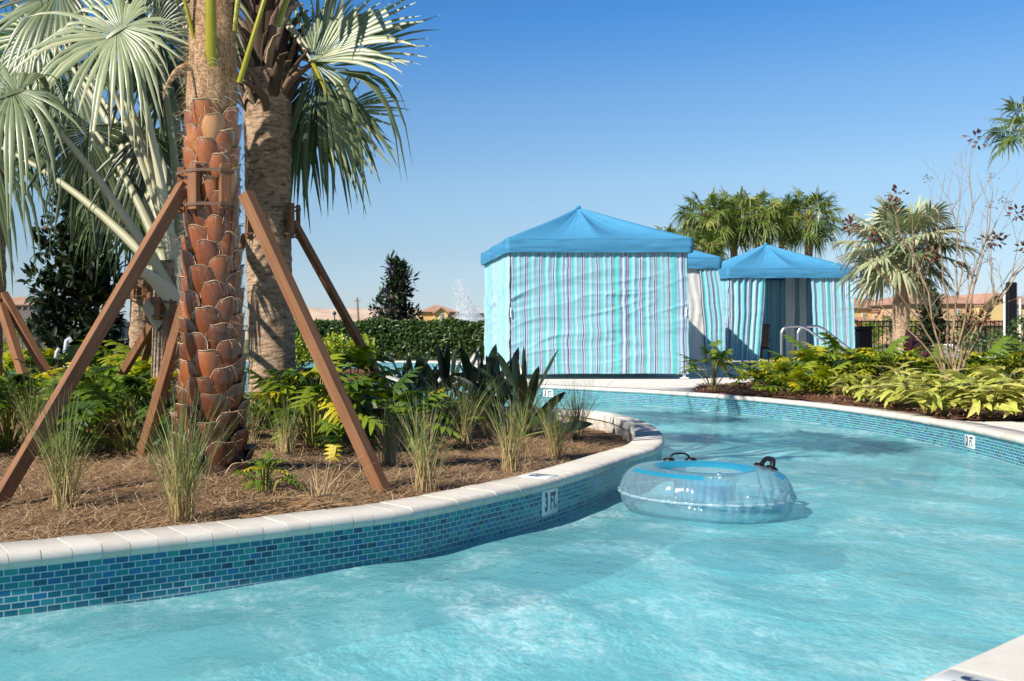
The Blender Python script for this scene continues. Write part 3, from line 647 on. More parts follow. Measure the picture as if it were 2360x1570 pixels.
def make_ginger(name, seed, nst=9):
    r = np.random.default_rng(seed); mb = MB(); ms = MB()
    for k in range(nst):
        az = r.uniform(0, 6.283); ln = r.uniform(.35, .62); lean = r.uniform(.35, 1.0); d = np.array([math.cos(az), math.sin(az), 0]); t = np.linspace(0, 1, 8)
        p = np.outer(t ** 1.3 * ln * lean * .8, d) + np.outer(ln * t * (1.0 - .45 * lean * t), [0, 0, 1]); ms.tube(p, np.linspace(.007, .003, 8), 5, var=.6, cap=False)
        for j in range(7):
            q = .3 + .7 * j / 6; i = int(q * 7); o = p[i]; s = 1 if j % 2 else -1; lat = np.cross(d, [0, 0, 1]); tg = nrm(p[min(7, i + 1)] - p[max(0, i - 1)])
            u = nrm(tg * .75 + s * lat * r.uniform(.5, .9) + d * .2 + np.array([0, 0, r.uniform(-.5, .2)])); L = r.uniform(.24, .38) * (1.0 - .2 * q)
            strip_leaf(mb, o, u, nrm(np.array([0, 0, 1]) + .3 * r.normal(0, 1, 3)), L, lambda x, L=L: L * .125 * math.sin(math.pi * min(1, .08 + .92 * x)) ** .75 + .001, bend=r.uniform(.2, .7), fold=.18, var=r.uniform(.2, .8), ns=8, pqid=r.uniform(0, 99))
    o = thing(name, None, 'plant'); mb.build('foliage', M['ginger'], o, world=False); ms.build('stems', M['stem'], o, world=False); return o
def make_paddle(name, seed, n=16, hgt=.7, spread=.32, mat='paddle', wide=.115, L=(.3, .44)):
    r = np.random.default_rng(seed); mb = MB(); ms = MB()
    for k in range(n):
        az = r.uniform(0, 6.283); q = r.uniform(0, 1) ** .7; d = np.array([math.cos(az), math.sin(az), 0]); h = hgt * r.uniform(.55, 1) * (1 - .25 * q); t = np.linspace(0, 1, 6); l = r.uniform(*L)
        p = np.outer(t ** 1.5 * spread * q * .6, d) + np.outer((h - l * .75) * t, [0, 0, 1]); ms.tube(p, np.linspace(.011, .006, 6), 5, var=.2, cap=False)
        tg = nrm(p[-1] - p[-2]); tw = r.normal(0, .9); lat = np.cross(d, [0, 0, 1]); nn = -d * math.cos(tw) + lat * math.sin(tw)
        strip_leaf(mb, p[-1], nrm(tg + .35 * d * q), nn, l, lambda x, l=l: l * wide * math.sin(math.pi * min(1, .06 + .94 * x)) ** .7 + .001, bend=-r.uniform(.0, .25), fold=.45, var=r.uniform(.1, .9), ns=8)
    o = thing(name, None, 'plant'); mb.build('foliage', M[mat], o, world=False); ms.build('stems', M['stem' if mat == 'paddle' else mat], o, world=False); return o
def make_bush(name, seed, size, nleaf, mat, L=(.05, .09), wl=.5, cat='shrub', stems=9):
    """a leafy bush of an uneven outline filling an ellipsoid-ish volume"""
    r = np.random.default_rng(seed); sx, sy, sz = size; mb = MB(); ms = MB()
    cl = [(np.array([r.normal(0, sx * .28), r.normal(0, sy * .28), sz * r.uniform(.3, .85)]), r.uniform(.18, .32)) for _ in range(22)]
    ci = r.integers(0, len(cl), nleaf); cen = np.array([cl[i][0] for i in ci]); rad = np.array([cl[i][1] for i in ci])
    D = rdir(r, nleaf); O = cen + D * (rad * r.uniform(.35, 1, nleaf) ** .5)[:, None] * np.array([sx, sy, sz]) * .8; O[:, 2] = np.maximum(O[:, 2], .02)
    U = D * .6 + rdir(r, nleaf) * .7 + np.array([0, 0, .25]); N = D + np.array([0, 0, .8]) + rdir(r, nleaf) * .5; l = r.uniform(*L, nleaf); leaves_bulk(mb, O, U, N, l, l * wl, np.clip(r.normal(.5, .22, nleaf), 0, 1))
    for k in range(stems):
        c = cl[k % len(cl)][0]; t = np.linspace(0, 1, 5)[:, None]; ms.tube(np.array([c[0] * .15, c[1] * .15, 0]) * (1 - t) + c * t, np.linspace(.012, .004, 5), 5, cap=False)
    o = thing(name, None, cat); mb.build('foliage', mat, o, world=False); ms.build('stems', M['bark'], o, world=False); return o
def make_tree(name, seed, hgt, rad, nleaf, mat, L=(.12, .2), trunk=.06, flowers=0, low=.12, cat='tree', taper=1.0):
    """a narrow broad-leaved tree: trunk with limbs and a crown of leaf clumps"""
    r = np.random.default_rng(seed); mt = MB(); mb = MB(); t = np.linspace(0, 1, 8); tr = np.stack([.05 * np.sin(t * 4 + seed), .05 * np.sin(t * 3 + 1), t * hgt * .93], 1); mt.tube(tr, np.linspace(trunk, trunk * .18, 8), 8)
    O, U, N, V = [], [], [], []; fl = MB()
    for k in range(46):
        z = low + (1 - low) * (k + r.uniform(0, 1)) / 46; rr = rad * (math.sin(math.pi * min(1, .22 + .78 * z)) ** .7 if taper > .5 else 1) * r.uniform(.55, 1.12) * (1.12 - .55 * z * taper); az = k * 2.4 + r.normal(0, .4)
        b = np.array([np.interp(z * .85, t, tr[:, j]) for j in range(3)]); e = np.array([b[0] + rr * math.cos(az), b[1] + rr * math.sin(az), z * hgt])
        s = np.linspace(0, 1, 5)[:, None]; mt.tube(b * (1 - s) + e * s + np.array([0, 0, -.06 * rr]) * np.sin(s * 3.14), np.linspace(.018, .005, 5) * (trunk / .06), 5, cap=False)
        for m in range(3):
            c = b + (e - b) * (.45 + .27 * m) + r.normal(0, .07, 3); kk = int(nleaf / 138); D = rdir(r, kk); sr = rad * r.uniform(.2, .32)
            O.append(c + D * (sr * r.uniform(.2, 1, kk))[:, None]); U.append(D + np.array([0, 0, .5]) + r.normal(0, .4, (kk, 3))); N.append(D * .5 + np.array([0, 0, 1]) + r.normal(0, .4, (kk, 3))); V.append(np.clip(r.normal(.45, .25, kk), 0, 1))
    O, U, N, V = map(np.concatenate, (O, U, N, V)); l = r.uniform(*L, len(O)); leaves_bulk(mb, O, U, N, l, l * .42, V)
    o = thing(name, None, cat); mt.build('trunk', M['bark'], o, world=False); mb.build('crown', mat, o, world=False)
    if flowers:
        i = r.choice(len(O), flowers, False); k = 26; D = rdir(r, flowers * k); fo = np.repeat(O[i], k, 0) * 1.03 + D * .1; leaves_bulk(fl, fo, D, rdir(r, len(fo)), .035, .03, r.uniform(0, 1, len(fo))); fl.build('blossom', M['purple'], o, world=False)
    return o
def make_palm(name, seed, hgt, crown, nf, leafmat, petmat, trunk_r=.14, nseg=22, petl=.55, zlo=-.75, droop=.4, span=125, tmat=None, vb=.5, split=.36):
    """a whole fan palm at its own origin: trunk, old boots, a rounded crown of fronds"""
    r = np.random.default_rng(seed); o = thing(name, None, 'palm tree'); mt = MB(); t = np.linspace(0, 1, 40)
    p = np.stack([.05 * np.sin(t * 2 + seed), .04 * np.sin(t * 2.5), t * hgt], 1); rad = trunk_r * (1.25 - .25 * np.minimum(1, t * 6)) * (1 + .05 * r.normal(0, 1, 40)); mt.tube(p, rad, 14); mt.build('trunk', tmat or M['ring_trunk'], o, world=False)
    top = p[-1]; mk = MB()
    for k in range(26):
        az = k * 2.4; z = top[2] - .55 + .5 * k / 26; d = np.array([math.cos(az), math.sin(az), 0]); b = np.array([top[0], top[1], z]) + d * trunk_r * .85
        mk.tube([b, b + d * .06 + [0, 0, .16], b + d * .13 + [0, 0, .30]], [.045, .032, .022], 5, flat=.4, up=d, var=r.uniform(0, 1))
    mk.build('boots', M['dry_boot'], o, world=False)
    for k in range(nf):
        z = zlo + (1 - zlo) * ((k + .5) / nf); az = k * 2.39996 + r.normal(0, .15); el = math.asin(min(.98, max(-.98, z))); d = np.array([math.cos(az) * math.cos(el), math.sin(az) * math.cos(el), math.sin(el)])
        hub = top + d * crown * petl * r.uniform(.8, 1.1) - np.array([0, 0, .04]); lat = np.cross(d, [0, 0, 1.0]); lat = nrm(lat if np.linalg.norm(lat) > .1 else [1, 0, 0]); n = nrm(np.cross(lat, d) + r.normal(0, .35) * lat)
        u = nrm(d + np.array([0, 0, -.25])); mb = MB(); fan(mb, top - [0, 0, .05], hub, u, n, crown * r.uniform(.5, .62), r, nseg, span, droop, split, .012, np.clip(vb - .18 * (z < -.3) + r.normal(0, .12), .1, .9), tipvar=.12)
        mb.build('frond', [leafmat, petmat], o, world=False)
    return o
# ------------------------------------------------------------------ trunk materials
def m_ring(name, cols, ring=38.0):
    n = NT(name); s = n.n('ShaderNodeSeparateXYZ'); n.l(n.attr('pq', 'Vector'), s.inputs[0])
    an = n.math('MULTIPLY', s.outputs[0], 6.2831853); cb = n.n('ShaderNodeCombineXYZ'); n.l(n.math('COSINE', an), cb.inputs[0]); n.l(n.math('SINE', an), cb.inputs[1]); n.l(s.outputs[1], cb.inputs[2])
    a = n.noise(1.0, 4, .6, n.mapping(cb.outputs[0], (2.2, 2.2, ring)), .6); b = n.noise(1.0, 5, .65, n.mapping(cb.outputs[0], (5, 5, 9))); d = n.noise(1.0, 3, .6, n.mapping(cb.outputs[0], (14, 14, 120)))
    f = n.math('ADD', n.math('MULTIPLY', a, .65), n.math('ADD', n.math('MULTIPLY', b, .25), n.math('MULTIPLY', d, .15)))
    return n.done(n.bsdf(n.ramp(f, cols), .88, .15, normal=n.bump(f, 1.0, .022)))
M['ring_trunk'] = m_ring('ringed_trunk', [(.36, (.065, .038, .023)), (.46, (.23, .152, .098)), (.56, (.385, .27, .178)), (.72, (.49, .37, .26))])
M['dry_boot'] = mat_leaf('dry_leaf_base', [(0, (.05, .032, .022)), (.5, (.16, .10, .065)), (1, (.34, .25, .17))], .75, .05, .2)
M['pale_boot'] = mat_leaf('pale_leaf_base', [(0, (.26, .21, .14)), (.5, (.50, .45, .33)), (1, (.62, .57, .45))], .55, .05, .3)
def m_boot():
    n = NT('glossy_boot'); o = n.obj(); v = n.attr('var'); a = n.noise(16, 4, .6, n.mapping(o, (1, 1, .4)))
    c = n.ramp(n.math('ADD', v, n.math('MULTIPLY', n.math('SUBTRACT', a, .5), .5)), [(0, (.058, .024, .015)), (.3, (.115, .034, .015)), (.6, (.21, .056, .018)), (.85, (.34, .105, .032)), (1, (.46, .22, .095))])
    g = n.noise(70, 3, .6, n.mapping(o, (1, 1, .25))); c = n.mix(n.maprange(g, .6, .8, 0, .4), c, (.09, .04, .025, 1))
    sp = n.n('ShaderNodeSeparateXYZ'); n.l(n.attr('pq', 'Vector'), sp.inputs[0]); dry = n.maprange(n.math('ADD', sp.outputs[1], n.math('MULTIPLY', n.math('SUBTRACT', n.noise(45, 4, .7, o), .5), .55)),   .88, 1.08, 0, .6); c = n.mix(dry, c, (.40, .27, .165, 1))
    wt = n.noise(6, 4, .65, o); c = n.mix(n.maprange(wt, .60, .76, 0, .3), c, (.17, .12, .09, 1))
    return n.done(n.bsdf(c, n.maprange(a, .3, .7, .14, .34), .75, normal=n.bump(g, .25, .003)))
M['boot'] = m_boot()
M['fibre'] = mat_leaf('palm_fibre', [(0, (.12, .07, .04)), (.5, (.34, .22, .13)), (1, (.58, .46, .32))], .85, .08, .1)
M['core'] = mat_plain('dark_trunk_core', (.055, .034, .024), .95, .1, var=.4, scale=30)
def m_burlap():
    n = NT('burlap_fibre'); o = n.obj(); a = n.noise(1, 5, .7, n.mapping(o, (60, 60, 14), (0, .5, 0)), .5); b = n.noise(1, 5, .7, n.mapping(o, (40, 40, 90), (0, -.4, 0)), .5); f = n.math('ADD', n.math('MULTIPLY', a, .5), n.math('MULTIPLY', b, .5))
    return n.done(n.bsdf(n.ramp(f, [(.32, (.085, .045, .025)), (.46, (.33, .19, .10)), (.60, (.54, .36, .22)), (.75, (.60, .46, .32))]), .9, .1, normal=n.bump(f, 1, .012)))
M['burlap'] = m_burlap()
def m_wood(name, a, b):
    n = NT(name); pq = n.attr('pq', 'Vector'); f = n.noise(1, 4, .6, n.mapping(pq, (55, 55, 2.2)), .6); k = n.noise(3, 3, .6, pq)
    g = n.noise(1, 3, .5, n.mapping(pq, (9, 9, .8)), 2.5); c = n.ramp(n.math('ADD', n.math('MULTIPLY', f, .8), n.math('MULTIPLY', n.math('SUBTRACT', k, .5), .45)), [(.22, a), (.62, b)]); c = n.mix(n.maprange(g, .56, .66, 0, .45), c, tuple(x * .55 for x in a) + (1,))
    return n.done(n.bsdf(c, .65, .25, normal=n.bump(f, .3, .003)))
M['stain'] = m_wood('stained_timber', (.17, .075, .034), (.27, .132, .066))
M['strap'] = mat_plain('brown_strap', (.13, .075, .045), .6, .3)

# ------------------------------------------------------------------ the big booted palm
BX, BY = -.683, 5.35
palm = thing('palm_tree', 'tall palm with glossy red-brown hexagonal leaf bases up its trunk, in front of the others', 'palm tree', (BX, BY, 0))
def b_axis(z): return np.array([BX - .018 + .022 * z / 2 + .008 * math.sin(z * 2.2), BY, z])
def b_rad(z): return float(np.interp(z, [-.1, .0, .12, .35, .8, 1.3, 1.9, 2.6], [.235, .215, .180, .150, .138, .118, .112, .115]))
mb = MB(); zs = np.linspace(-.12, 2.0, 40); mb.tube([b_axis(z) for z in zs], [b_rad(z) for z in zs], 28); mb.build('trunk', M['core'], palm)
mb = MB(); mr = MB(); mf = MB(); r = np.random.default_rng(21)
S, T = np.meshgrid(np.linspace(-1, 1, 9), np.linspace(0, 1, 9), indexing='ij')
z = -.06; k = 0
while z < 1.92:
    az = k * R_(137.508) + r.normal(0, .06); k += 1; rad = b_rad(z); sc_ = rad / .125; z += .0160 * sc_ ** .5 * (1.0 if z > .25 else 1.1)
    if math.sin(az) > .8: continue            # the far side is never seen
    W = .074 * r.uniform(.92, 1.1) * min(1.25, sc_); Ht = .160 * r.uniform(.92, 1.08); lift = .037 * r.uniform(.75, 1.2) * (1.5 if z < .4 else 1); asym = r.normal(0, .14)
    hw = np.interp(T, [0, .2, .5, .72, .86, 1], [.45, .74, .98, 1.0, .90, .70]); s = S * hw
    n_ = .004 + lift * T ** 1.1 * (1 - .45 * np.abs(s - asym * .6)) + .010 * np.sin(T * 3.14) * (1 - s * s) - .010 * np.abs(S) ** 4
    ang = az + s * W / (rad + .01); zz = z + (T - 1) * Ht + asym * .03 * S * T + .0035 * (T > .95) * np.sin(S * 5 + k) - .010 * T * np.abs(S) ** 3
    RR = rad + n_; cx = np.array([b_axis(q)[0] for q in zz.ravel()]).reshape(zz.shape)
    P = np.stack([cx + RR * np.cos(ang), BY + RR * np.sin(ang), zz], -1); age = np.interp(z, [-.1, .3, .9, 1.9], [.12, .30, .48, .78]); vb = np.clip(r.normal(age, .17), 0, 1)
    mb.grid(P, var=vb, pq=np.stack([S * .5 + k, T, np.zeros_like(T)], -1))
    # cut top: pale ledge back to the trunk and a thin fibrous rim
    top = P[:, -1]; inner = np.stack([cx[:, -1] + (rad - .005) * np.cos(ang[:, -1]), BY + (rad - .005) * np.sin(ang[:, -1]), zz[:, -1] - .012], -1); mr.grid(np.stack([top, (top + inner) / 2 + [0, 0, .002], inner], 1), var=r.uniform(.3, .8))
    path = np.vstack([P[0, 4:], P[1:-1, -1], P[-1, 4:][::-1]]); path = path + np.array([math.cos(az), math.sin(az), 0]) * .002; mr.tube(path, .0030 * r.uniform(.5, 1.3), 4, var=np.tile(np.clip(r.normal(.75, .2, len(path)), 0, 1), (4, 1)), cap=False)
    for j in range(17):
        o = path[r.integers(0, len(path))]; d = np.array([math.cos(az) * .6, math.sin(az) * .6, 0]) + r.normal(0, .7, 3); d = nrm(d); L = r.uniform(.015, .07); m_ = o + d * L * .5 + r.normal(0, .006, 3); e = o + d * L + [0, 0, -.2 * L]; sd_ = nrm(np.cross(d, [0, 1, .3])) * .0009
        mf.add([o - sd_, o + sd_, m_ + sd_, m_ - sd_, e + sd_ * .3, e - sd_ * .3], [(0, 1, 2, 3), (3, 2, 4, 5)], var=r.uniform(.4, 1))
mb.build('boots', M['boot'], palm); mr.build('boot_rims', M['fibre'], palm)
# burlap sleeve at the top of the trunk, its torn strip and loose fibres
mb = MB(); zs = np.linspace(1.86, 3.1, 44); an = np.linspace(0, 2 * np.pi, 40, endpoint=False); P = np.zeros((40, 44, 3))
for j, zz in enumerate(zs):
    rr = np.interp(zz, [1.86, 1.95, 2.15, 2.5, 3.1], [.105, .135, .128, .118, .10]); c = b_axis(zz)
    for i, a in enumerate(an):
        q = rr + .012 * mnoise.noise(Vector((math.cos(a) * 2.2, math.sin(a) * 2.2, zz * 4))) + .006 * mnoise.noise(Vector((math.cos(a) * 7, math.sin(a) * 7, zz * 13))); P[i, j] = c + [q * math.cos(a), q * math.sin(a), -.05 * (j == 0) * abs(math.sin(3 * a))]
mb.grid(P, closed_u=True)
t = np.linspace(0, 1, 9)[:, None]; a, c, e = Q(437, 155, 5.25), Q(405, 150, 5.15), Q(378, 214, 5.12); st = (1 - t) ** 2 * a + 2 * t * (1 - t) * c + t * t * e; mb.tube(st, [.022, .021, .020, .019, .018, .016, .013, .009, .004], 7, flat=.35, up=(0, -1, 0)); mb.build('fibre_sleeve', M['burlap'], palm)
for j in range(900):
    zz = r.uniform(1.86, 2.5); a = r.uniform(-3.3, .2); rr = np.interp(zz, [1.86, 1.95, 2.15, 2.5], [.12, .137, .13, .12]) + .004; o = b_axis(zz) + [rr * math.cos(a), rr * math.sin(a), 0]; d = nrm(np.array([math.cos(a) * .35, math.sin(a) * .35, 0]) + r.normal(0, .7, 3)); L = r.uniform(.02, .09); sd_ = nrm(np.cross(d, [math.cos(a), math.sin(a), 0])) * .0009
    m_ = o + d * L * .5; e = o + d * L + [0, 0, -.25 * L]; mf.add([o - sd_, o + sd_, m_ + sd_, m_ - sd_, e + sd_ * .3, e - sd_ * .3], [(0, 1, 2, 3), (3, 2, 4, 5)], var=r.uniform(.2, 1))
for j in range(160):
    o = st[r.integers(0, 9)]; d = nrm(r.normal(0, 1, 3) + [0, 0, -.4]); L = r.uniform(.015, .05); sd_ = nrm(np.cross(d, [0, 1, 0])) * .0009; e = o + d * L; mf.add([o - sd_, o + sd_, e], t=[(0, 1, 2)], var=r.uniform(.3, 1))
mf.build('loose_fibres', M['fibre'], palm)
top = b_axis(2.6)
def crown_frond(parent, base, hub, u, n, R, leaf, pet, seed, **k):
    mb = MB(); fan(mb, base, hub, u, n, R, np.random.default_rng(seed), **k); return mb.build('frond', [M[leaf], M[pet]], parent)
for i, (b, h, c, w_) in enumerate([((490, 200, 5.27), (478, -560, 5.0), (484, 60, 5.14), .021), ((452, 110, 5.28), (300, -430, 5.1), (425, -20, 5.2), .014), ((463, 60, 5.30), (440, -640, 5.35), (458, -200, 5.3), .020), ((552, 190, 5.27), (800, -620, 5.3), (590, 60, 5.15), .019), ((536, 75, 5.3), (640, -600, 5.45), (560, -120, 5.3), .020), ((640, 60, 5.5), (950, -420, 5.7), (690, -120, 5.5), .018)]):
    b, h, c = Q(*b), Q(*h), Q(*c); d = nrm(h - top); d[2] *= .3
    crown_frond(palm, b, h, nrm(d + [0, 0, .15]), nrm(np.array([-d[0] * .4, -.3, 1.0])), .60, 'olive_fan', 'green_petiole', 100 + i, ctrl=c, pw=w_, droop=.25, span=120, var=.5, nseg=26)
for i in range(7):
    az = R_(10 + i * 26); d = np.array([math.cos(az), math.sin(az), 0]); h = top + d * .75 + [0, 0, 1.15 + .25 * (i % 3)]
    crown_frond(palm, top + d * .06, h, nrm(d + [0, 0, .1]), nrm(np.array([0, 0, 1]) - .3 * d), .75, 'olive_fan', 'green_petiole', 130 + i, pw=.018, droop=.22, span=140, nseg=34)

# ------------------------------------------------------------------ the ringed palm behind it
PX, PY = -.62, 8.8
p2 = thing('palm_tree', 'palm with smooth ringed grey-tan trunk and ragged dead leaf bases, behind the booted palm', 'palm tree', (PX, PY, 0))
mb = MB(); zs = np.linspace(-.2, 3.0, 70); r = np.random.default_rng(31)
mb.tube([np.array([PX + .012 - .018 * z_ + .006 * math.sin(z_ * 3), PY, z_]) for z_ in zs], [np.interp(z_, [-.2, 0, .3, 1, 1.8, 2.7, 3], [.245, .225, .208, .20, .195, .212, .2]) * (1 + .014 * math.sin(z_ * 60) + .012 * r.normal()) for z_ in zs], 36); mb.build('trunk', M['ring_trunk'], p2)
mb = MB()
for k in range(130):
    az = k * 2.39996 + r.normal(0, .3); z_ = 2.60 + 1.75 * k / 130; d = np.array([math.cos(az), math.sin(az), 0]); b = np.array([PX - .04, PY, z_]) + d * .165; lat = np.array([-d[1], d[0], 0]); tw = r.normal(0, 1.0); out = r.uniform(.03, .30); L_ = r.uniform(.14, .42); q = r.uniform(.5, 1)
    pts = [b - [0, 0, .06], b + d * (.05 + out * .25) + lat * tw * .03 + [0, 0, L_ * .4], b + d * (.06 + out * .6) + lat * tw * .08 + [0, 0, L_ * .75], b + d * (.06 + out) + lat * tw * .15 + [0, 0, L_ * r.uniform(.75, 1.05)]]
    mb.tube(pts, [.055 * q, .05 * q, .034 * q, .010], 6, flat=r.uniform(.15, .35), up=d + lat * r.normal(0, .5), var=np.clip(r.normal(.30, .25), 0, 1))
mb.tube([(PX - .03, PY, 2.75), (PX - .05, PY, 4.4)], [.19, .17], 16, var=.05); mb.build('leaf_bases', M['dry_boot'], p2)
SPEC = [  # hub px, depth, axis, normal, radius, span, droop, leaf tone (lit fans painted pale, shaded ones dark), base px, leaf
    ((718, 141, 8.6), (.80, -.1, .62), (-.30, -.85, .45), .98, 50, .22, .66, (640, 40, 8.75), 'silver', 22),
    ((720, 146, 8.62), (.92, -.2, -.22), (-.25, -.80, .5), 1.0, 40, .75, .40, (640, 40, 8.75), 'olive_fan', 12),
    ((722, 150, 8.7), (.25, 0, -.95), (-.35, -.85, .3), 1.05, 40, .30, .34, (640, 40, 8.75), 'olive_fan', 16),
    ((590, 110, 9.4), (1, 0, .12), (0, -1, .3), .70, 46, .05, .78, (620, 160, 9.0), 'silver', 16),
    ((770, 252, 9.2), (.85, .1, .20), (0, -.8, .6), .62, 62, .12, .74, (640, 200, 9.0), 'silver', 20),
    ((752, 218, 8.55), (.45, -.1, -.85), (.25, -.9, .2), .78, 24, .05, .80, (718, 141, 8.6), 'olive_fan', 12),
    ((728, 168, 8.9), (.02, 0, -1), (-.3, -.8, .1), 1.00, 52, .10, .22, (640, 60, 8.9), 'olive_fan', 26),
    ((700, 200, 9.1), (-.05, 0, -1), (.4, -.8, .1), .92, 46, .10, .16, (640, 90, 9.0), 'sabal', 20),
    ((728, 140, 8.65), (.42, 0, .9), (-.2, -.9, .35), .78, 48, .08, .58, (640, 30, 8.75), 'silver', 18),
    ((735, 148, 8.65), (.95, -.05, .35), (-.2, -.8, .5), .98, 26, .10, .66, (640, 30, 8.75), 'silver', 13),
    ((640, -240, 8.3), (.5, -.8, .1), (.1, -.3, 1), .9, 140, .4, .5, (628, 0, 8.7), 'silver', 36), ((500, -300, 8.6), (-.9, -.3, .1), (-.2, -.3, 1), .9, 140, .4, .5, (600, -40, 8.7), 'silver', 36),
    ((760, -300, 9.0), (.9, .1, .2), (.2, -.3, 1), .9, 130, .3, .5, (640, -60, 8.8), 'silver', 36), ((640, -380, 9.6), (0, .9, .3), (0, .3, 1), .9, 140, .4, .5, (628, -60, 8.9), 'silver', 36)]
for i, (h, u, n, R, sp, dr, va, b, lf, ns) in enumerate(SPEC):
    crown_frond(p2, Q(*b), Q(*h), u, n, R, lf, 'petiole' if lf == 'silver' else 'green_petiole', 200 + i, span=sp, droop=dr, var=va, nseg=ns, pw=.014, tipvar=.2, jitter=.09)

# ------------------------------------------------------------------ the silver fan palm at the left
SX, SY = -1.226, 7.2
p3 = thing('palm_tree', 'silver-leaved fan palm with huge pale fans and thick pale stalks, left of the booted palm', 'palm tree', (SX, SY, 0))
mb = MB(); zs = np.linspace(-.2, 1.25, 30); r = np.random.default_rng(41); mb.tube([(SX + .02 * math.sin(z_ * 2), SY, z_) for z_ in zs], [np.interp(z_, [-.2, 0, .3, 1.2], [.20, .17, .145, .13]) for z_ in zs], 24); mb.build('trunk', M['ring_trunk'], p3)
mb = MB()
for (a, c, e, w0, w1, va) in [((408, 700, 7.074), (370, 650, 7.020), (327, 624, 6.930), .085, .03, .85), ((415, 640, 7.110), (408, 580, 7.110), (395, 540, 7.065), .09, .03, .5), ((360, 640, 7.245), (345, 600, 7.290), (322, 560, 7.290), .07, .03, .35), ((420, 690, 7.074), (430, 620, 7.020), (440, 560, 7.020), .08, .035, .6), ((375, 745, 7.083), (350, 725, 7.065), (335, 700, 7.020), .07, .03, .35), ((415, 760, 7.074), (425, 730, 7.047), (428, 690, 7.020), .07, .03, .45)]:
    a, c, e = Q(*a), Q(*c), Q(*e); t = np.linspace(0, 1, 7)[:, None]; mb.tube((1 - t) ** 2 * a + 2 * t * (1 - t) * c + t * t * e, np.linspace(w0, w1, 7), 10, flat=.45, up=(-.2, -1, .2), var=va)
mb.build('leaf_bases', M['pale_boot'], p3)
SPEC = [  # the leaf tone paints lit fans pale and shaded fans dark
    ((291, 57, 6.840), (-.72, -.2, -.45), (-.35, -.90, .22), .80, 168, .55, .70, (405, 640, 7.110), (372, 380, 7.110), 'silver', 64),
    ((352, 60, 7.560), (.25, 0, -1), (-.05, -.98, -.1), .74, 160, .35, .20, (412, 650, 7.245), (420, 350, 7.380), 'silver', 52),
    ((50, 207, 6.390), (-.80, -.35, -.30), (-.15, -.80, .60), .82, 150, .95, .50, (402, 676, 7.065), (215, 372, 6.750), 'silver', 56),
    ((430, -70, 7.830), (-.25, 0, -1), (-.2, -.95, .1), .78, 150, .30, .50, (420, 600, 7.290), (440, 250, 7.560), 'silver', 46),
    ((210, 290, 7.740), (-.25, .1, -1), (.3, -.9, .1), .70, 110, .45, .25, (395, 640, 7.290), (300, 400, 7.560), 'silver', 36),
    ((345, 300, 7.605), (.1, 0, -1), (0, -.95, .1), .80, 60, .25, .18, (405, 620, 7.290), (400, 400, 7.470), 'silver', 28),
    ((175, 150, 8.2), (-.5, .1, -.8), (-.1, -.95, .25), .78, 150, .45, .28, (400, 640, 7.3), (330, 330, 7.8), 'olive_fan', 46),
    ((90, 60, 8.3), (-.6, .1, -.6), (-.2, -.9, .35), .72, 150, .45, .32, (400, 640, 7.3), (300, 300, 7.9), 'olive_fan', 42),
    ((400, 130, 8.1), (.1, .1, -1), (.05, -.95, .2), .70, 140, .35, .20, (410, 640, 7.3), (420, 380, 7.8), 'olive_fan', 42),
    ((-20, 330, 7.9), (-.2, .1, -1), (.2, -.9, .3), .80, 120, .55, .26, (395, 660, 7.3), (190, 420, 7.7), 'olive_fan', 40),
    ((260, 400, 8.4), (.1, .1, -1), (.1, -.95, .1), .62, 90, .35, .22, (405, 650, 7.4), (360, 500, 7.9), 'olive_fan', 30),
    ((80, -150, 7.5), (-.6, -.4, .2), (-.63, -.47, .62), .95, 155, .2, .5, (400, 600, 7.2), (300, 150, 7.3), 'silver', 44),  # unseen fan facing the sun, added to shade the ringed trunk's top
    ((-10, -260, 7.4), (-.7, -.3, .3), (-.63, -.47, .62), .95, 155, .2, .5, (400, 600, 7.2), (260, 100, 7.3), 'silver', 44),  # unseen too, added for the same shade on the ringed trunk
    ((190, -230, 7.6), (-.3, -.4, .5), (-.63, -.47, .62), .90, 155, .2, .5, (400, 600, 7.2), (330, 100, 7.3), 'silver', 44),  # likewise unseen and added to shade the ringed trunk
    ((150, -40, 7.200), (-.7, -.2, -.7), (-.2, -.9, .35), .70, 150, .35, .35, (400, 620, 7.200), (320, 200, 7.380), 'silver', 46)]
for i, (h, u, n, R, sp, dr, va, b, c, lf, ns) in enumerate(SPEC):
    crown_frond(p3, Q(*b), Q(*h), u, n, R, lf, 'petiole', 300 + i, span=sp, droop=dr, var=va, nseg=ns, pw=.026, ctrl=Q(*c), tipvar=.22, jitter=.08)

# ------------------------------------------------------------------ other palms and trees at the left
o = make_palm('palm_tree', 5, 2.55, 1.05, 24, M['sabal'], M['green_petiole'], .125, 26, .5, -.9, .6, 130); o.location = (-2.16, 11, -.1)
tag(o, 'slim palm with short green crown, left of the pale stalks behind the timber prop', 'palm tree')
o = make_palm('palm_tree', 6, 3.0, .95, 22, M['sabal'], M['green_petiole'], .13, 26, .5, -.8, .5, 130); o.location = (-3.22, 9.2, -.1)
tag(o, 'palm cut by the left picture edge, drooping green fans showing above dark props', 'palm tree')
o = make_tree('magnolia_tree', 3, 3.05, .62, 5600, M['dark_leaf'], (.11, .19), .05, low=.06); o.location = (-3.28, 13, -.08)
tag(o, 'dense dark broad-leaved tree with glossy nearly black leaves, at the left beyond the props', 'tree')

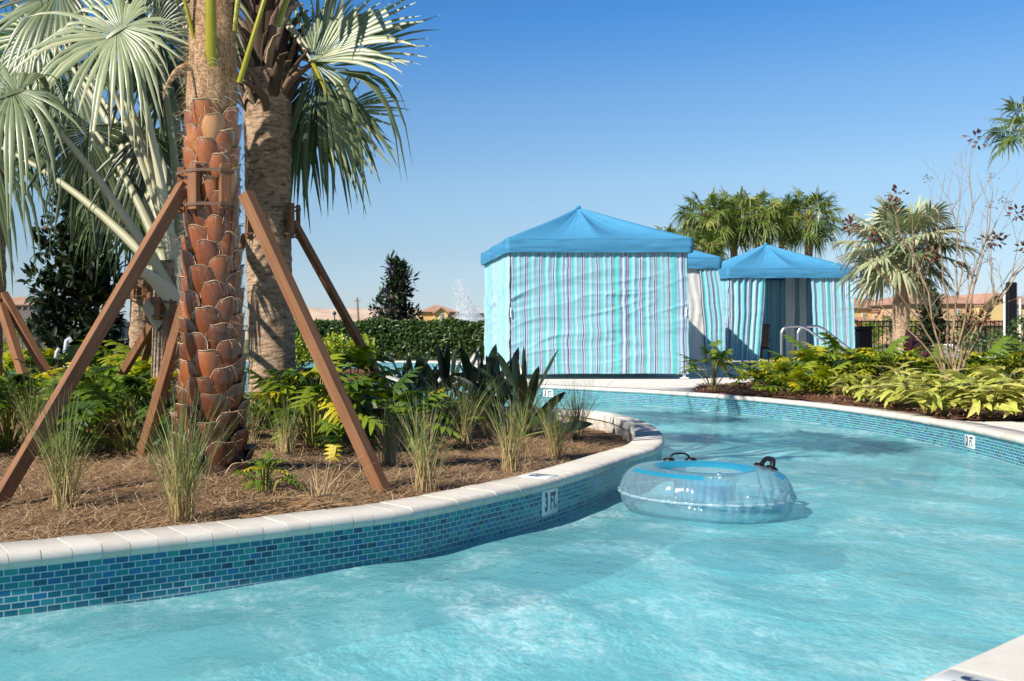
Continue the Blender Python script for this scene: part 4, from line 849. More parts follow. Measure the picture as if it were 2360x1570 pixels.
# ------------------------------------------------------------------ timber braces
def brace(label, ax, z0, z1, rad, azs, struts, w_=.062, bw=.045, sz=2):
    o = thing('palm_brace', label, 'tree brace', (ax[0], ax[1], z0))
    for a in azs:
        a = R_(a); d = np.array([math.cos(a), math.sin(a), 0]); c = np.array([ax[0], ax[1], (z0 + z1) / 2]) + d * rad
        mb = MB(); mb.box(c, (.038, bw * 1.25, z1 - z0), rot=a, bevel=.003); mb.build('batten', M['stain'], o, smooth=False)
    for zz in (z0 + .028, z1 - .035):
        mb = MB(); hb = math.atan2(bw * .66, rad + .021); cr = [((rad + .0215) / math.cos(hb), R_(q) + e) for q in sorted(a_ % 360 for a_ in azs) for e in (-hb, hb)]; cr.append(cr[0])
        ring = np.array([[ax[0] + q * math.cos(e), ax[1] + q * math.sin(e), zz] for q, e in cr]); g = np.stack([ring + [0, 0, .008], ring - [0, 0, .008]], 1); mb.grid(g); g2_ = g.copy(); c = np.array([ax[0], ax[1], 0]); g2_[..., :2] = c[:2] + (g[..., :2] - c[:2]) * (1 + .002 / rad); mb.grid(g2_[::-1]); mb.build('strap', M['strap'], o, smooth=False)
    for a, b in struts:
        mb = MB(); a, b = np.asarray(a, float), np.asarray(b, float); a = a.copy(); mb.beam(b, a, w_, w_, side=(.72, -.62, 0.3), bevel=.003); mb.build('strut', M['stain'], o, smooth=False)
    return o
gz = lambda x, y: np.array([x, y, float(zbed(x, y)) - .03])
brace('nearest timber brace, long brown props rising in an A to the booted palm', (BX + .01, BY), 1.365, 1.60, .172, (182, 295, 60, 240), [(Q(424, 428, 5.28), gz(-1.53, 4.43)), (Q(566, 446, 5.2), gz(.21, 4.88)), ((BX - .02, BY + .2, 1.42), gz(-1.24, 6.25))])
brace('timber brace whose shaded prop leans on the ringed trunk above the lime shrubs', (PX, PY), 1.56, 1.85, .235, (-40, 0, 60, 150, 220), [(Q(676, 512, 8.7), gz(.60, 9.5)), ((PX - .22, PY + .1, 1.6), gz(-1.9, 9.9))])
brace('short timber brace clasping the silver fan palm under its pale leaf stalks', (SX, SY), .832, .99, .16, (200, 250, 290, 340), [(Q(378, 702, 7.07), gz(-2.0, 7.9)), (Q(388, 722, 7.05), gz(-1.17, 6.75)), (Q(362, 735, 7.35), gz(-1.9, 8.9))], .055)
brace('far timber brace round the slim palm, half hidden behind the big left prop', (-2.16, 11), 1.12, 1.30, .155, (190, 240, 290, 340), [((-2.32, 10.95, 1.18), gz(-3.1, 10.6)), ((-2.05, 10.86, 1.18), gz(-1.75, 10.1))], .06)
brace('dark timber props at the left picture edge', (-3.22, 9.2), .95, 1.12, .165, (0, 60, 300), [((-3.05, 9.15, 1.1), gz(-2.30, 8.8)), ((-3.05, 9.1, 1.0), gz(-2.45, 8.3)), ((-3.1, 9.0, .85), gz(-2.7, 7.9))], .07)
# ------------------------------------------------------------------ small plants on the island
def bedpt(px, py, z=-.06):
    for _ in range(4): p = G(px, py, z); z = float(zbed(p[0], p[1]))
    return np.array([p[0], p[1], z])
GR = [make_grass('grass_clump', 50 + i, n, h, s, dr, w_, ln) for i, (n, h, s, dr, w_, ln) in enumerate([(170, .55, .25, .14, .0017, .5), (200, .60, .32, .14, .0017, .6), (160, .55, .21, .34, .0017, .5), (40, .36, .28, .95, .0018, .2), (180, .42, .16, .4, .0016, .5)])]
GRP = 'ornamental grass clumps on the island bed'
used = set()
def plant(protos, k, loc, rot, scale, label, group, cat):
    p = protos[k]; key = p.name
    if key not in used:
        used.add(key); p.location = tuple(float(a) for a in loc); p.rotation_euler = (0, 0, rot); p.scale = (scale,) * 3; o = p
    else: o = dup(p, loc, rot, scale)
    return tag(o, label, cat, group)
for px, py, k, s, lab in [
    (145, 1172, 0, .98, 'green grass clump in front of the foot of the big left timber prop'),
    (418, 1204, 1, .98, 'large green grass clump in front of the booted palm, close to the white rim'),
    (735, 1168, 3, 1.0, 'sparse dry straw-coloured grass clump between the booted palm and the right prop'),
    (662, 1052, 4, .98, 'small thin grass clump right of the booted palm under the lime leaves'),
    (980, 1135, 2, .95, 'green and tan mixed grass clump just right of the foot of the right prop'),
    (898, 1076, 4, 1.0, 'short pale grass clump directly behind the foot of the right prop'),
    (1068, 1032, 1, .95, 'tall dark green grass clump beside the bird-of-paradise plants'),
    (1178, 1088, 2, .98, 'narrow upright grass clump with a tan base, middle of the three near the rim bend'),
    (1280, 1056, 1, .86, 'spreading green grass clump nearest the bend of the white rim'),
    (75, 1052, 0, 1.1, 'green grass clump behind the big left prop at the picture edge'),
    (1000, 1010, 0, 1.05, 'green grass clump among the bird-of-paradise plants, left of the tall dark clump'),
    (1215, 1000, 0, 1.15, 'green grass clump standing behind the spreading one near the rim bend'),
    (1330, 1012, 1, .95, 'green grass clump closest to the stone-faced tip of the island'),
    (1125, 1006, 1, 1.05, 'tall green grass clump between the paddle-leaved plants and the narrow upright clump'),
    (930, 1000, 0, 1.05, 'green grass clump behind the right prop, left of the paddle-leaved plants'),
    (575, 1035, 4, 1.0, 'thin grass clump touching the right side of the booted palm')]:
    plant(GR, k, bedpt(px, py), px * .7, s, lab, GRP, 'grass clump')
PH = [make_phil('split_leaf_shrub', 70 + i, n, h, s, L, vm, .2) for i, (n, h, s, L, vm) in enumerate([(46, .48, .38, (.19, .29), .36), (40, .52, .32, (.19, .29), .54), (26, .38, .28, (.16, .25), .48)])]
GPH = 'lime split-leaf shrubs on the island bed'
for px, py, k, s, lab in [
    (20, 1035, 0, 1.0, 'split-leaf shrub at the left picture edge, behind the big left prop'),
    (105, 1000, 2, 1.1, 'split-leaf shrub tucked behind the left grass clumps'),
    (215, 1010, 0, 1.05, 'broad dark split-leaf shrub right of the big left prop'),
    (300, 1045, 0, 1.0, 'split-leaf shrub with yellowing leaves, beside the slanting rear prop'),
    (345, 985, 1, 1.15, 'tall lime split-leaf shrub left of the booted palm'),
    (160, 965, 1, 1.1, 'lime split-leaf shrub far behind the big left prop'),
    (268, 955, 1, 1.15, 'lime split-leaf shrub in front of the silver palm trunk'),
    (55, 935, 1, 1.2, 'lime split-leaf shrub far back at the left, near the dark edge props'),
    (130, 925, 0, 1.15, 'dark split-leaf shrub far back in front of the short pale pipe'),
    (395, 945, 1, 1.0, 'lime split-leaf shrub partly behind the left side of the booted palm'),
    (612, 985, 2, .95, 'small split-leaf shrub between the booted and the ringed trunks'),
    (725, 1030, 1, 1.05, 'bright lime split-leaf shrub in front of the ringed trunk'),
    (690, 990, 0, .9, 'darker split-leaf shrub at the base of the ringed trunk'),
    (815, 985, 1, 1.15, 'tallest lime split-leaf shrub, upright leaves behind the right prop'),
    (905, 1035, 2, 1.15, 'split-leaf shrub just right of the right prop'),
    (960, 1010, 2, 1.05, 'split-leaf shrub under the dark paddle leaves')]:
    plant(PH, k, bedpt(px, py), px * 1.3, s, lab, GPH, 'shrub')
o = make_phil('seedling', 99, 22, .16, .12, (.05, .085), .42, .08, .4); o.location = tuple(bedpt(612, 1132)); o['label'] = 'small bright green seedling at the foot of the booted palm'; o['category'] = 'seedling'
mb = MB(); r = np.random.default_rng(8); b = bedpt(768, 1066); strip = b + [0, 0, .10]; phil_leaf(mb, strip, (-.15, -.4, -.7), (-.2, -.9, .3), .12, r, .98); mb.tube([b, b + [.01, .02, .06], strip], .003, 5, m=1, var=.9); tag(mb.build('yellow_leaf', [M['lime'], M['stem']]), 'single withered yellow leaf near the straw grass clump', 'leaf')
BP = [make_paddle('bird_of_paradise', 80 + i, n, h, s) for i, (n, h, s) in enumerate([(20, .82, .48), (17, .74, .42)])]
for px, py, k, s, lab in [(950, 965, 0, .95, 'dark paddle-leaved plant behind the right prop foot, leftmost of its group'), (1035, 968, 1, 1.12, 'dark paddle-leaved plant in front of the hedge gap'), (1105, 985, 0, 1.0, 'dark paddle-leaved plant left of the striped cabana corner'), (1205, 1010, 0, 1.0, 'dark paddle-leaved plant whose pointed leaves rise against the striped curtain'), (1155, 966, 1, 1.0, 'dark paddle-leaved plant behind the one rising against the striped curtain'), (640, 975, 1, .5, 'low dark strap-leaved plant at the foot of the ringed trunk')]:
    plant(BP, k, bedpt(px, py), px * .9, s, lab, 'dark paddle-leaved plants on the island', 'plant')
# dead palm frond lying along the rim
mb = MB(); r = np.random.default_rng(17)
for k in range(34):
    a, e = bedpt(870 - r.uniform(0, 160), 1172 - r.uniform(0, 14) + 0), bedpt(500 + r.uniform(-30, 190), 1198 + r.uniform(-34, 10)); t = np.linspace(0, 1, 9)[:, None]; c = (a + e) / 2 + [r.normal(0, .06), r.normal(.03, .07), r.uniform(.02, .13)]
    p = (1 - t) ** 2 * a + 2 * t * (1 - t) * c + t * t * e; p[:, 2] = np.maximum(p[:, 2], zbed(p[:, 0], p[:, 1]) + .018); sd_ = np.array([.3, .9, r.normal(0, .5)]); sd_ = nrm(sd_) * .006 * r.uniform(.5, 1.3); w_ = np.sin(np.linspace(.25, 3.0, 9))[:, None]; mb.grid(np.stack([p - sd_ * w_, p + [0, 0, .003], p + sd_ * w_]), var=r.uniform(.5, 1))
M['dry_frond'] = mat_leaf('dry_frond', [(0, (.20, .11, .05)), (.5, (.44, .27, .13)), (1, (.66, .47, .27))], .6, .15, .3, (1, .9, .6))
tag(mb.build('fallen_frond', M['dry_frond']), 'dead orange-brown palm frond lying along the white rim', 'palm frond')
# irrigation pipes and box behind the left props
M['pvc'] = mat_plain('grey_pipe', (.42, .46, .50), .5, .4, var=.15); M['beige'] = mat_plain('beige_plastic', (.55, .50, .42), .6, .3, var=.1)
o = thing('irrigation_pipe', 'tall grey pipe standing beside the small beige box', 'pipe', (-2.93, 10.8, -.1)); mb = MB(); mb.tube([Q(152, 860, 10.8), Q(152, 800, 10.8), Q(154, 786, 10.8), Q(160, 781, 10.8), Q(164, 788, 10.8)], .026, 10); mb.build('pipe', M['pvc'], o); mb = MB(); mb.tube([Q(152, 812, 10.8), Q(152, 806, 10.8)], .034, 12); mb.build('coupling', M['pvc'], o)
o = thing('irrigation_pipe', 'short pale bent pipe left of the tall grey one', 'pipe', (-3.0, 10.8, -.1)); mb = MB(); mb.tube([Q(127, 860, 10.8), Q(127, 830, 10.8), Q(131, 812, 10.8), Q(136, 803, 10.8)], .02, 8); mb.build('pipe', M['pvc'], o)
o = thing('valve_box', 'small beige box on a post behind the big left prop', 'utility box', tuple(Q(170, 870, 10.9))); mb = MB(); mb.box(Q(170, 812, 10.9), (.085, .07, .125), bevel=.006); mb.build('case', M['beige'], o, smooth=False); mb = MB(); mb.box(Q(170, 798, 10.9) + [0, 0, .002], (.095, .08, .012), bevel=.003); mb.build('lid', M['beige'], o, smooth=False); mb = MB(); mb.tube([Q(170, 880, 10.9), Q(170, 827, 10.9)], .018, 8); mb.build('post', M['pvc'], o)
# ------------------------------------------------------------------ cabanas
def m_fabric(name, a, b, trans=.12):
    n = NT(name); o = n.obj(); nz = n.noise(2.2, 4, .6, o); c = n.ramp(nz, [(.3, a), (.7, b)]); w_ = n.noise(700, 2, .5, o)
    return n.done(n.translucent(n.bsdf(c, .75, .25, normal=n.bump(w_, .15, .001)), c, trans))
def m_stripes(name, pale=0.0):
    n = NT(name); s = n.n('ShaderNodeSeparateXYZ'); n.l(n.attr('pq', 'Vector'), s.inputs[0]); x = n.math('DIVIDE', s.outputs[0], .242); f = n.math('FRACT', x); wv = n.math('FRACT', n.math('DIVIDE', x, 4.0))
    A = [(0, (0.032, 0.046, 0.065)), (.065, (0.605, 0.630, 0.655)), (.125, (0.229, 0.351, 0.538)), (.22, (0.395, 0.563, 0.638)), (.30, (0.129, 0.490, 0.516)), (.46, (0.272, 0.597, 0.641)), (.57, (0.521, 0.613, 0.672)), (.635, (0.296, 0.437, 0.588)), (.73, (0.227, 0.561, 0.605)), (.85, (0.235, 0.360, 0.546)), (.94, (0.350, 0.565, 0.647))]
    B = [(0, (0.032, 0.046, 0.065)), (.06, (0.605, 0.630, 0.655)), (.12, (0.272, 0.597, 0.641)), (.22, (0.113, 0.472, 0.498)), (.48, (0.158, 0.516, 0.543)), (.58, (0.521, 0.613, 0.672)), (.65, (0.242, 0.368, 0.554)), (.75, (0.316, 0.479, 0.613)), (.82, (0.504, 0.605, 0.664)), (.90, (0.222, 0.343, 0.529))]
    c = n.mix(n.math('GREATER_THAN', wv, .75), n.ramp(f, A, 'CONSTANT'), n.ramp(f, B, 'CONSTANT'))
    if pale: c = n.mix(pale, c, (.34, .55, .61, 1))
    w_ = n.noise(600, 2, .5, n.obj())
    return n.done(n.translucent(n.bsdf(c, .8, .2, normal=n.bump(w_, .12, .001)), c, .12))
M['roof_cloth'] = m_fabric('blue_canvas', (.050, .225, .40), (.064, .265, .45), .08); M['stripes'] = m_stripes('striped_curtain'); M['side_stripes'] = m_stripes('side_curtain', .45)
M['sheer'] = m_fabric('white_curtain', (.70, .69, .66), (.78, .77, .74), .25); M['pole'] = mat_plain('white_metal_pole', (.70, .71, .72), .4, .5, var=.04); M['black'] = mat_plain('black_plastic', (.006, .006, .0075), .38, .35, var=.2)
def curtain(o, p0, p1, z0, z1, mat, seed, amp=.012, pl=.11, wr=.02, nu=150, nv=70, left=None, right=None, xoff=0.0, hem=.02, name='curtain', drape=1.0):
    """hanging cloth between two ground points; left/right(v) move its edges (in metres) at height fraction v"""
    p0, p1 = np.asarray(p0, float), np.asarray(p1, float); W = np.linalg.norm(p1 - p0); d = (p1 - p0) / W; nrm_ = np.array([d[1], -d[0]]); r = np.random.default_rng(seed)
    nu = max(12, int(nu * min(1, W / 1.5))); P = np.zeros((nu, nv, 3)); pq = np.zeros_like(P)
    for j in range(nv):
        v = j / (nv - 1); a = left(v) if left else 0; b = W + (right(v) if right else 0); z = z0 + (z1 - z0) * v
        for i in range(nu):
            u = i / (nu - 1); s = a + (b - a) * u; q = u * W
            off = amp * math.sin(2 * math.pi * (q / pl) + 2.2 * mnoise.noise(Vector((q * 2, 0, seed)))) * (.45 + .55 * v ** 2 + .35 * (1 - v)) * (.6 + .8 * mnoise.noise(Vector((q * 1.3, v * 1.2, seed + 3))))
            sag = q - .5 * W; w1 = mnoise.noise(Vector((q * .55 + .2 * v, z * 2.3 + drape * .30 * sag * sag + 1.1 * mnoise.noise(Vector((q * .5, z * .4, seed + 7))), seed + 11))); w2 = mnoise.noise(Vector((q * .9, z * 3.6 - drape * .55 * sag + .8 * mnoise.noise(Vector((q * .8, z * .7, seed + 9))), seed + 13))); off += wr * (.75 * (1 - min(1, abs(w1) * 3.2)) ** 2 + .55 * (1 - min(1, abs(w2) * 3.4)) ** 2) * math.sin(math.pi * min(1, .06 + v)) ** .5 * (.35 + .65 * abs(mnoise.noise(Vector((q * .8, z * 1.1, seed + 17)))) * 2); off += .55 * wr * (mnoise.noise(Vector((q * .9 + .3 * v, z * 3.4 + drape * .45 * sag * sag - .5 * sag * mnoise.noise(Vector((q * .6, 0, seed + 7))), seed))) + .5 * mnoise.noise(Vector((q * 2.2, z * 11 + drape * .9 * sag * sag, seed + 1)))) * math.sin(math.pi * min(1, .06 + v)) ** .5
            zz = z + (hem * mnoise.noise(Vector((q * 1.1, 9, seed))) * (1 - v) ** 4)
            s2 = s + .012 * mnoise.noise(Vector((q * 1.5, z * 2.6, seed + 21))) + .5 * wr * mnoise.noise(Vector((q * .7, z * 3.4 + sag * .6, seed + 31))) * math.sin(math.pi * u); P[i, j] = (*(p0 + d * s2 + nrm_ * off), zz); pq[i, j] = (q + xoff, z, 0)
    mb = MB(); mb.grid(P, pq=pq); return mb.build(name, mat, o)
def cabana_roof(o, x0, y0, S=3.05, ze=2.37, zv=2.13, za=3.09, seed=1, ov=.05):
    r = np.random.default_rng(seed); cx, cy = x0 + S / 2, y0 + S / 2; h = S / 2 + ov
    per = [];  N = 40
    for k in range(4):
        for i in range(N):
            t = -1 + 2 * i / N; per.append([(t, -1), (1, t), (-t, 1), (-1, -t)][k])
    per = np.array(per); T = np.linspace(0, 1, 26); P = np.zeros((len(per), 26, 3))
    for i, (a, b) in enumerate(per):
        m_ = min(abs(a), abs(b)); q = abs(math.sin(m_ * math.pi)) ** .75       # 0 on the ridges (corners and mid-sides), 1 between them
        for j, t in enumerate(T):
            z = za - (za - ze) * (t ** .93) - .13 * q * math.sin(math.pi * t) ** .8 * (1 - .2 * t) - .02 * t * (1 - m_) * m_ * 4
            z += .012 * (1 - t) ** 2 * math.sin(38 * math.atan2(b, a)) * min(1, t * 12) + .004 * mnoise.noise(Vector((a * t * 5, b * t * 5, seed)))
            P[i, j] = (cx + a * h * t, cy + b * h * t, z)
    mb = MB(); mb.grid(P, closed_u=True); mb.build('roof', M['roof_cloth'], o)
    V = np.zeros((len(per), 9, 3))
    for i, (a, b) in enumerate(per):
        for j in range(9):
            v = j / 8; e = (1 + .010 * mnoise.noise(Vector((a * 4, b * 4 + v * 5, seed))) + .006 * math.sin(v * 3.14) - .006 * v); V[i, j] = (cx + a * h * e, cy + b * h * e, P[i, -1, 2] - .002 - (P[i, -1, 2] - zv - .012 * mnoise.noise(Vector((a * 2.2, b * 2.2, seed)))) * v)
    mb = MB(); mb.grid(V, closed_u=True); I = V.copy(); I[..., :2] = np.array([cx, cy]) + (V[..., :2] - [cx, cy]) * .996; mb.grid(I[::-1], closed_u=True); mb.build('valance', M['roof_cloth'], o)
    mb = MB(); mb.tube([(cx, cy, za - .02), (cx, cy, za + .015), (cx, cy, za + .03)], [.05, .045, .01], 10); mb.build('peak_cap', M['roof_cloth'], o)
    for a in (-1, 1):
        for b in (-1, 1):
            mb = MB(); mb.box((cx + a * (S / 2 - .07), cy + b * (S / 2 - .07), zv / 2 + .1), (.05, .05, zv + .2), bevel=.005); mb.build('post', M['pole'], o, smooth=False)
            mb = MB(); mb.box((cx + a * (S / 2 - .07), cy + b * (S / 2 - .07), .012), (.13, .13, .022), bevel=.004); mb.build('foot_plate', M['pole'], o, smooth=False)
    mb = MB()
    for a, b, c, d in ((-1, -1, 1, -1), (1, -1, 1, 1), (1, 1, -1, 1), (-1, 1, -1, -1)): mb.beam((cx + a * (S / 2 - .07), cy + b * (S / 2 - .07), ze - .06), (cx + c * (S / 2 - .07), cy + d * (S / 2 - .07), ze - .06), .03, .05, side=(0, 0, 1))
    for a in (-1, 1):
        for b in (-1, 1): mb.beam((cx + a * (S / 2 - .07), cy + b * (S / 2 - .07), ze - .06), (cx, cy, za - .08), .025, .03)
    mb.build('roof_frame', M['pole'], o, smooth=False)
def ties(o, pts):
    for p in pts:
        mb = MB(); mb.box(p, (.018, .02, .16), bevel=.003); mb.build('tie', M['pole'], o, smooth=False)
c1 = thing('cabana', 'nearest blue-roofed pool cabana, closed all round by striped curtains', 'cabana', (2.80, 17.2, 0)); x, y, S = 2.80, 17.2, 3.05
cabana_roof(c1, x, y, seed=1)
curtain(c1, (x + .03, y + .02), (x + S - .03, y + .02), .085, 2.22, M['stripes'], 3, amp=.010, pl=.12, wr=.036, nu=300, nv=150, name='front_curtain', right=lambda v: .03 * (1 - v))
curtain(c1, (x + .02, y + S - .03), (x + .02, y + .05), .09, 2.22, M['side_stripes'], 5, amp=.02, pl=.13, wr=.03, name='side_curtain')
curtain(c1, (x + S - .02, y + .05), (x + S - .02, y + S - .03), .07, 2.22, M['stripes'], 6, amp=.03, pl=.16, wr=.02, name='side_curtain')
curtain(c1, (x + S - .03, y + S - .02), (x + .03, y + S - .02), .07, 2.22, M['stripes'], 7, amp=.02, pl=.14, wr=.02, name='back_curtain')
ties(c1, [(x + .03, y - .01, 1.12), (x + S - .06, y - .01, 1.13)])
c2 = thing('cabana', 'middle blue-roofed cabana mostly hidden behind the nearest one, a white curtain blowing open', 'cabana', (4.80, 21.3, 0)); x, y = 4.80, 21.3
cabana_roof(c2, x, y, seed=2)
curtain(c2, (x + S - .75, y + .03), (x + S - .05, y + .03), .10, 2.22, M['sheer'], 8, amp=.012, pl=.21, wr=.01, name='white_curtain', left=lambda v: -.10 + .10 * v + .18 * math.exp(-((v - .55) / .25) ** 2) - .12 * max(0, .3 - v) * 3, right=lambda v: -.25 * v + .1, drape=0)
curtain(c2, (x + S - .42, y + .0), (x + S + .02, y - .0), .12, 2.22, M['stripes'], 9, amp=.03, pl=.10, wr=.012, left=lambda v: .16 * (1 - v), right=lambda v: .30 * (1 - v) * (v + .5) - .05, drape=0)
curtain(c2, (x + .03, y + .03), (x + 1.2, y + .03), .08, 2.22, M['stripes'], 10, amp=.03, pl=.13, wr=.01)
curtain(c2, (x + S - .02, y + .05), (x + S - .02, y + S - .03), .08, 2.22, M['stripes'], 11, amp=.04, pl=.16, wr=.03, name='side_curtain')
curtain(c2, (x + .02, y + S - .03), (x + .02, y + .05), .08, 2.22, M['stripes'], 12, amp=.04, pl=.16, wr=.03, name='side_curtain')
curtain(c2, (x + S - .03, y + S - .02), (x + .03, y + S - .02), .08, 2.22, M['stripes'], 13, amp=.02, pl=.14, wr=.02, name='back_curtain')
c3 = thing('cabana', 'farther blue-roofed cabana at the right, curtains drawn apart over a dark interior', 'cabana', (9.35, 24.7, 0)); x, y = 9.35, 24.7
cabana_roof(c3, x, y, seed=3)
curtain(c3, (x + .02, y + .03), (x + .93, y + .03), .12, 2.24, M['stripes'], 14, amp=.045, pl=.155, wr=.012, right=lambda v: -.02 - .16 * (1 - v) ** 1.3, left=lambda v: .02 * math.sin(v * 3), drape=0, name='front_curtain')
curtain(c3, (x + 2.0, y + .03), (x + S - .02, y + .03), .08, 2.24, M['stripes'], 15, amp=.045, pl=.17, wr=.012, left=lambda v: .10 * (1 - v), right=lambda v: .05 * (1 - v), drape=0, name='front_curtain', xoff=.4)
curtain(c3, (x + .02, y + S - .03), (x + .02, y + .05), .10, 2.24, M['stripes'], 16, amp=.03, pl=.16, wr=.05, name='side_curtain')
curtain(c3, (x + S - .02, y + .05), (x + S - .02, y + S - .03), .08, 2.24, M['stripes'], 17, amp=.03, pl=.16, wr=.02, name='side_curtain')
curtain(c3, (x + S - .03, y + S - .02), (x + .03, y + S - .02), .08, 2.24, M['stripes'], 18, amp=.02, pl=.14, wr=.02, name='back_curtain')
curtain(c3, (x + 2.20, y + 1.9), (x + 2.44, y + 1.9), .10, 2.24, M['sheer'], 19, amp=.03, pl=.12, wr=.01, drape=0, name='white_curtain'); curtain(c3, (x + 2.56, y + 1.9), (x + 2.76, y + 1.9), .10, 2.24, M['sheer'], 20, amp=.03, pl=.12, wr=.01, drape=0, name='white_curtain')
ch = thing('patio_chair', 'black patio chair in the shade inside the right cabana', 'chair', (x + 1.02, y + .9, 0)); cx, cy_ = x + 1.03, y + .95
mb = MB(); mb.box((cx, cy_, .42), (.5, .5, .05), bevel=.015); mb.build('seat', M['black'], ch, smooth=False)
mb = MB(); mb.box((cx, cy_ - .26, .72), (.46, .04, .62), ax=[(1, 0, 0), (0, .98, .18), (0, -.18, .98)], bevel=.015); mb.build('backrest', M['black'], ch, smooth=False)
for a in (-1, 1):
    mb = MB(); mb.beam((cx + a * .25, cy_ - .24, .62), (cx + a * .25, cy_ + .25, .62), .04, .03, side=(1, 0, 0)); mb.build('armrest', M['black'], ch, smooth=False)
    for b in (-1, 1): mb = MB(); mb.beam((cx + a * .24, cy_ + b * .23, 0), (cx + a * .24, cy_ + b * .23, .63 if b > 0 else .42), .035, .035, side=(1, 0, 0)); mb.build('leg', M['black'], ch, smooth=False)
# handrails
M['steel'] = mat_plain('brushed_steel', (.66, .67, .68), .28, .5, 1.0, var=.05)
def rail(px0, px1, d, label):
    o = thing('handrail', label, 'handrail', tuple(G(px0, YH + F * H / d))); a = Q(px0, 752, d); X0 = a[0]; X1 = Q(px1, 752, d)[0]; t = R_(90)
    pts = [(X0, d, 0), (X0, d, .74)] + [(X0 + .16 - .16 * math.cos(q), d, .74 + .16 * math.sin(q)) for q in np.linspace(.25, 1.45, 6)] + [(X1 - .05, d - .02, .90), (X1 + .02, d - .03, .885), (X1 + .10, d - .06, .83), (X1 + .62, d - .4, .30), (X1 + .70, d - .46, .18), (X1 + .72, d - .48, 0)]
    mb = MB(); mb.tube(pts, .024, 10); mb.build('tube', M['steel'], o)
    for p in ((X0, d, 0), (X1 + .72, d - .48, 0)): mb = MB(); mb.tube([p, (p[0], p[1], .015), (p[0], p[1], .025)], [.05, .05, .03], 12); mb.build('foot_plate', M['steel'], o)
rail(1800, 1848, 18.2, 'curved steel handrail nearest the opening of the right cabana'); rail(1838, 1885, 18.5, 'curved steel handrail just right of the other one, ending before the striped curtain')
bn = thing('waste_bin', 'black square bin beside the right cabana curtain', 'bin', tuple(G(1990, YH + F * H / 26))); c = Q(1990, 770, 26); mb = MB(); mb.box((c[0], 26, .44), (.31, .31, .86), bevel=.02); mb.build('body', M['black'], bn, smooth=False); mb = MB(); mb.box((c[0], 26, .92), (.34, .34, .10), bevel=.02); mb.build('lid', M['black'], bn, smooth=False)

# ------------------------------------------------------------------ inflatable tube
def m_vinyl(name, tint, dif, dfac, rough=.15):
    n = NT(name); o = n.obj(); nz = n.noise(14, 3, .6, o); nm = n.bump(nz, .25, .006); fr = n.n('ShaderNodeLayerWeight'); fr.inputs[0].default_value = .22; n.l(nm, fr.inputs[1])
    tr = n.n('ShaderNodeBsdfTransparent'); tr.inputs[0].default_value = (*tint, 1); df = n.n('ShaderNodeBsdfDiffuse'); df.inputs[0].default_value = (*dif, 1); tl = n.n('ShaderNodeBsdfTranslucent'); tl.inputs[0].default_value = (*dif, 1)
    m0 = n.n('ShaderNodeMixShader'); m0.inputs[0].default_value = .4; n.l(df.outputs[0], m0.inputs[1]); n.l(tl.outputs[0], m0.inputs[2])
    m1 = n.n('ShaderNodeMixShader'); m1.inputs[0].default_value = dfac; n.l(tr.outputs[0], m1.inputs[1]); n.l(m0.outputs[0], m1.inputs[2])
    gl = n.n('ShaderNodeBsdfGlossy'); gl.inputs['Roughness'].default_value = rough; n.l(nm, gl.inputs['Normal'])
    m2 = n.n('ShaderNodeMixShader'); n.l(n.math('MULTIPLY_ADD', fr.outputs['Fresnel'], .55, .03), m2.inputs[0]); n.l(m1.outputs[0], m2.inputs[1]); n.l(gl.outputs[0], m2.inputs[2])
    return n.done(m2.outputs[0])
M['weld'] = m_vinyl('welded_seam', (.8, .9, .95), (.60, .74, .80), .6, .2); M['vinyl'] = m_vinyl('clear_vinyl', (.82, .94, .97), (.60, .82, .90), .22); M['band'] = m_vinyl('blue_vinyl', (.22, .68, .86), (.06, .50, .74), .50)
TX, TY, TZ = 1.946, 5.48, WATER + .096; RM, RA, RB = .293, .143, .138
tb = thing('pool_tube', 'clear inflatable river tube with blue ring bands floating beside the rim', 'pool float', (TX, TY, TZ))
def tor(th, ph, g=0.0):
    seam = .010 * math.exp(-((ph - math.pi * 0) / .10) ** 2); wr = .006 * math.exp(-(ph / .55) ** 2) * math.sin(th * 34 + 2 * math.sin(th * 5)) + .0035 * math.exp(-(ph / .9) ** 2) * math.sin(th * 61 + 1)
    wi_ = .005 * math.exp(-((abs(ph) - math.pi) / .5) ** 2) * math.sin(th * 26); q = 1 + .04 * math.sin(2 * ph) ** 2
    rr = RM + (RA * q + g + seam + wr + wi_) * math.cos(ph); return np.array([TX + rr * math.cos(th), TY + rr * math.sin(th), TZ + (RB * q + g + wr * .6) * math.sin(ph)])
TH = np.linspace(0, 2 * np.pi, 180, endpoint=False); PHI = np.linspace(-np.pi, np.pi, 56)
mb = MB(); mb.grid(np.array([[tor(t, p) for p in PHI] for t in TH]), closed_u=True); mb.build('ring', M['vinyl'], tb)
mb = MB(); mb.grid(np.array([[tor(t, p, .0025) + [0, 0, 0] for p in np.linspace(-.045, .045, 5)] for t in TH]), closed_u=True); mb.build('seam', M['weld'], tb)
mb = MB(); mb.grid(np.array([[tor(t, p, .002) for p in np.linspace(1.78, 2.26, 6)] for t in TH]), closed_u=True); mb.build('band', M['band'], tb)
mb = MB(); mb.grid(np.array([[tor(t, p, .002) for p in np.linspace(2.75, 3.35, 6)] for t in TH]), closed_u=True); mb.build('band', M['band'], tb)
mb = MB(); mb.grid(np.array([[tor(t, p, .002) for p in np.linspace(.92, 1.12 + .08 * math.sin((t - 3.2) * 2), 5)] for t in np.linspace(3.05, 4.35, 50)])); mb.build('band', M['band'], tb)
mb = MB(); mb.grid(np.array([[tor(t, p, .002) for p in np.linspace(.80, 1.15, 5)] for t in np.linspace(5.55, 6.15, 26)])); mb.build('band', M['band'], tb)
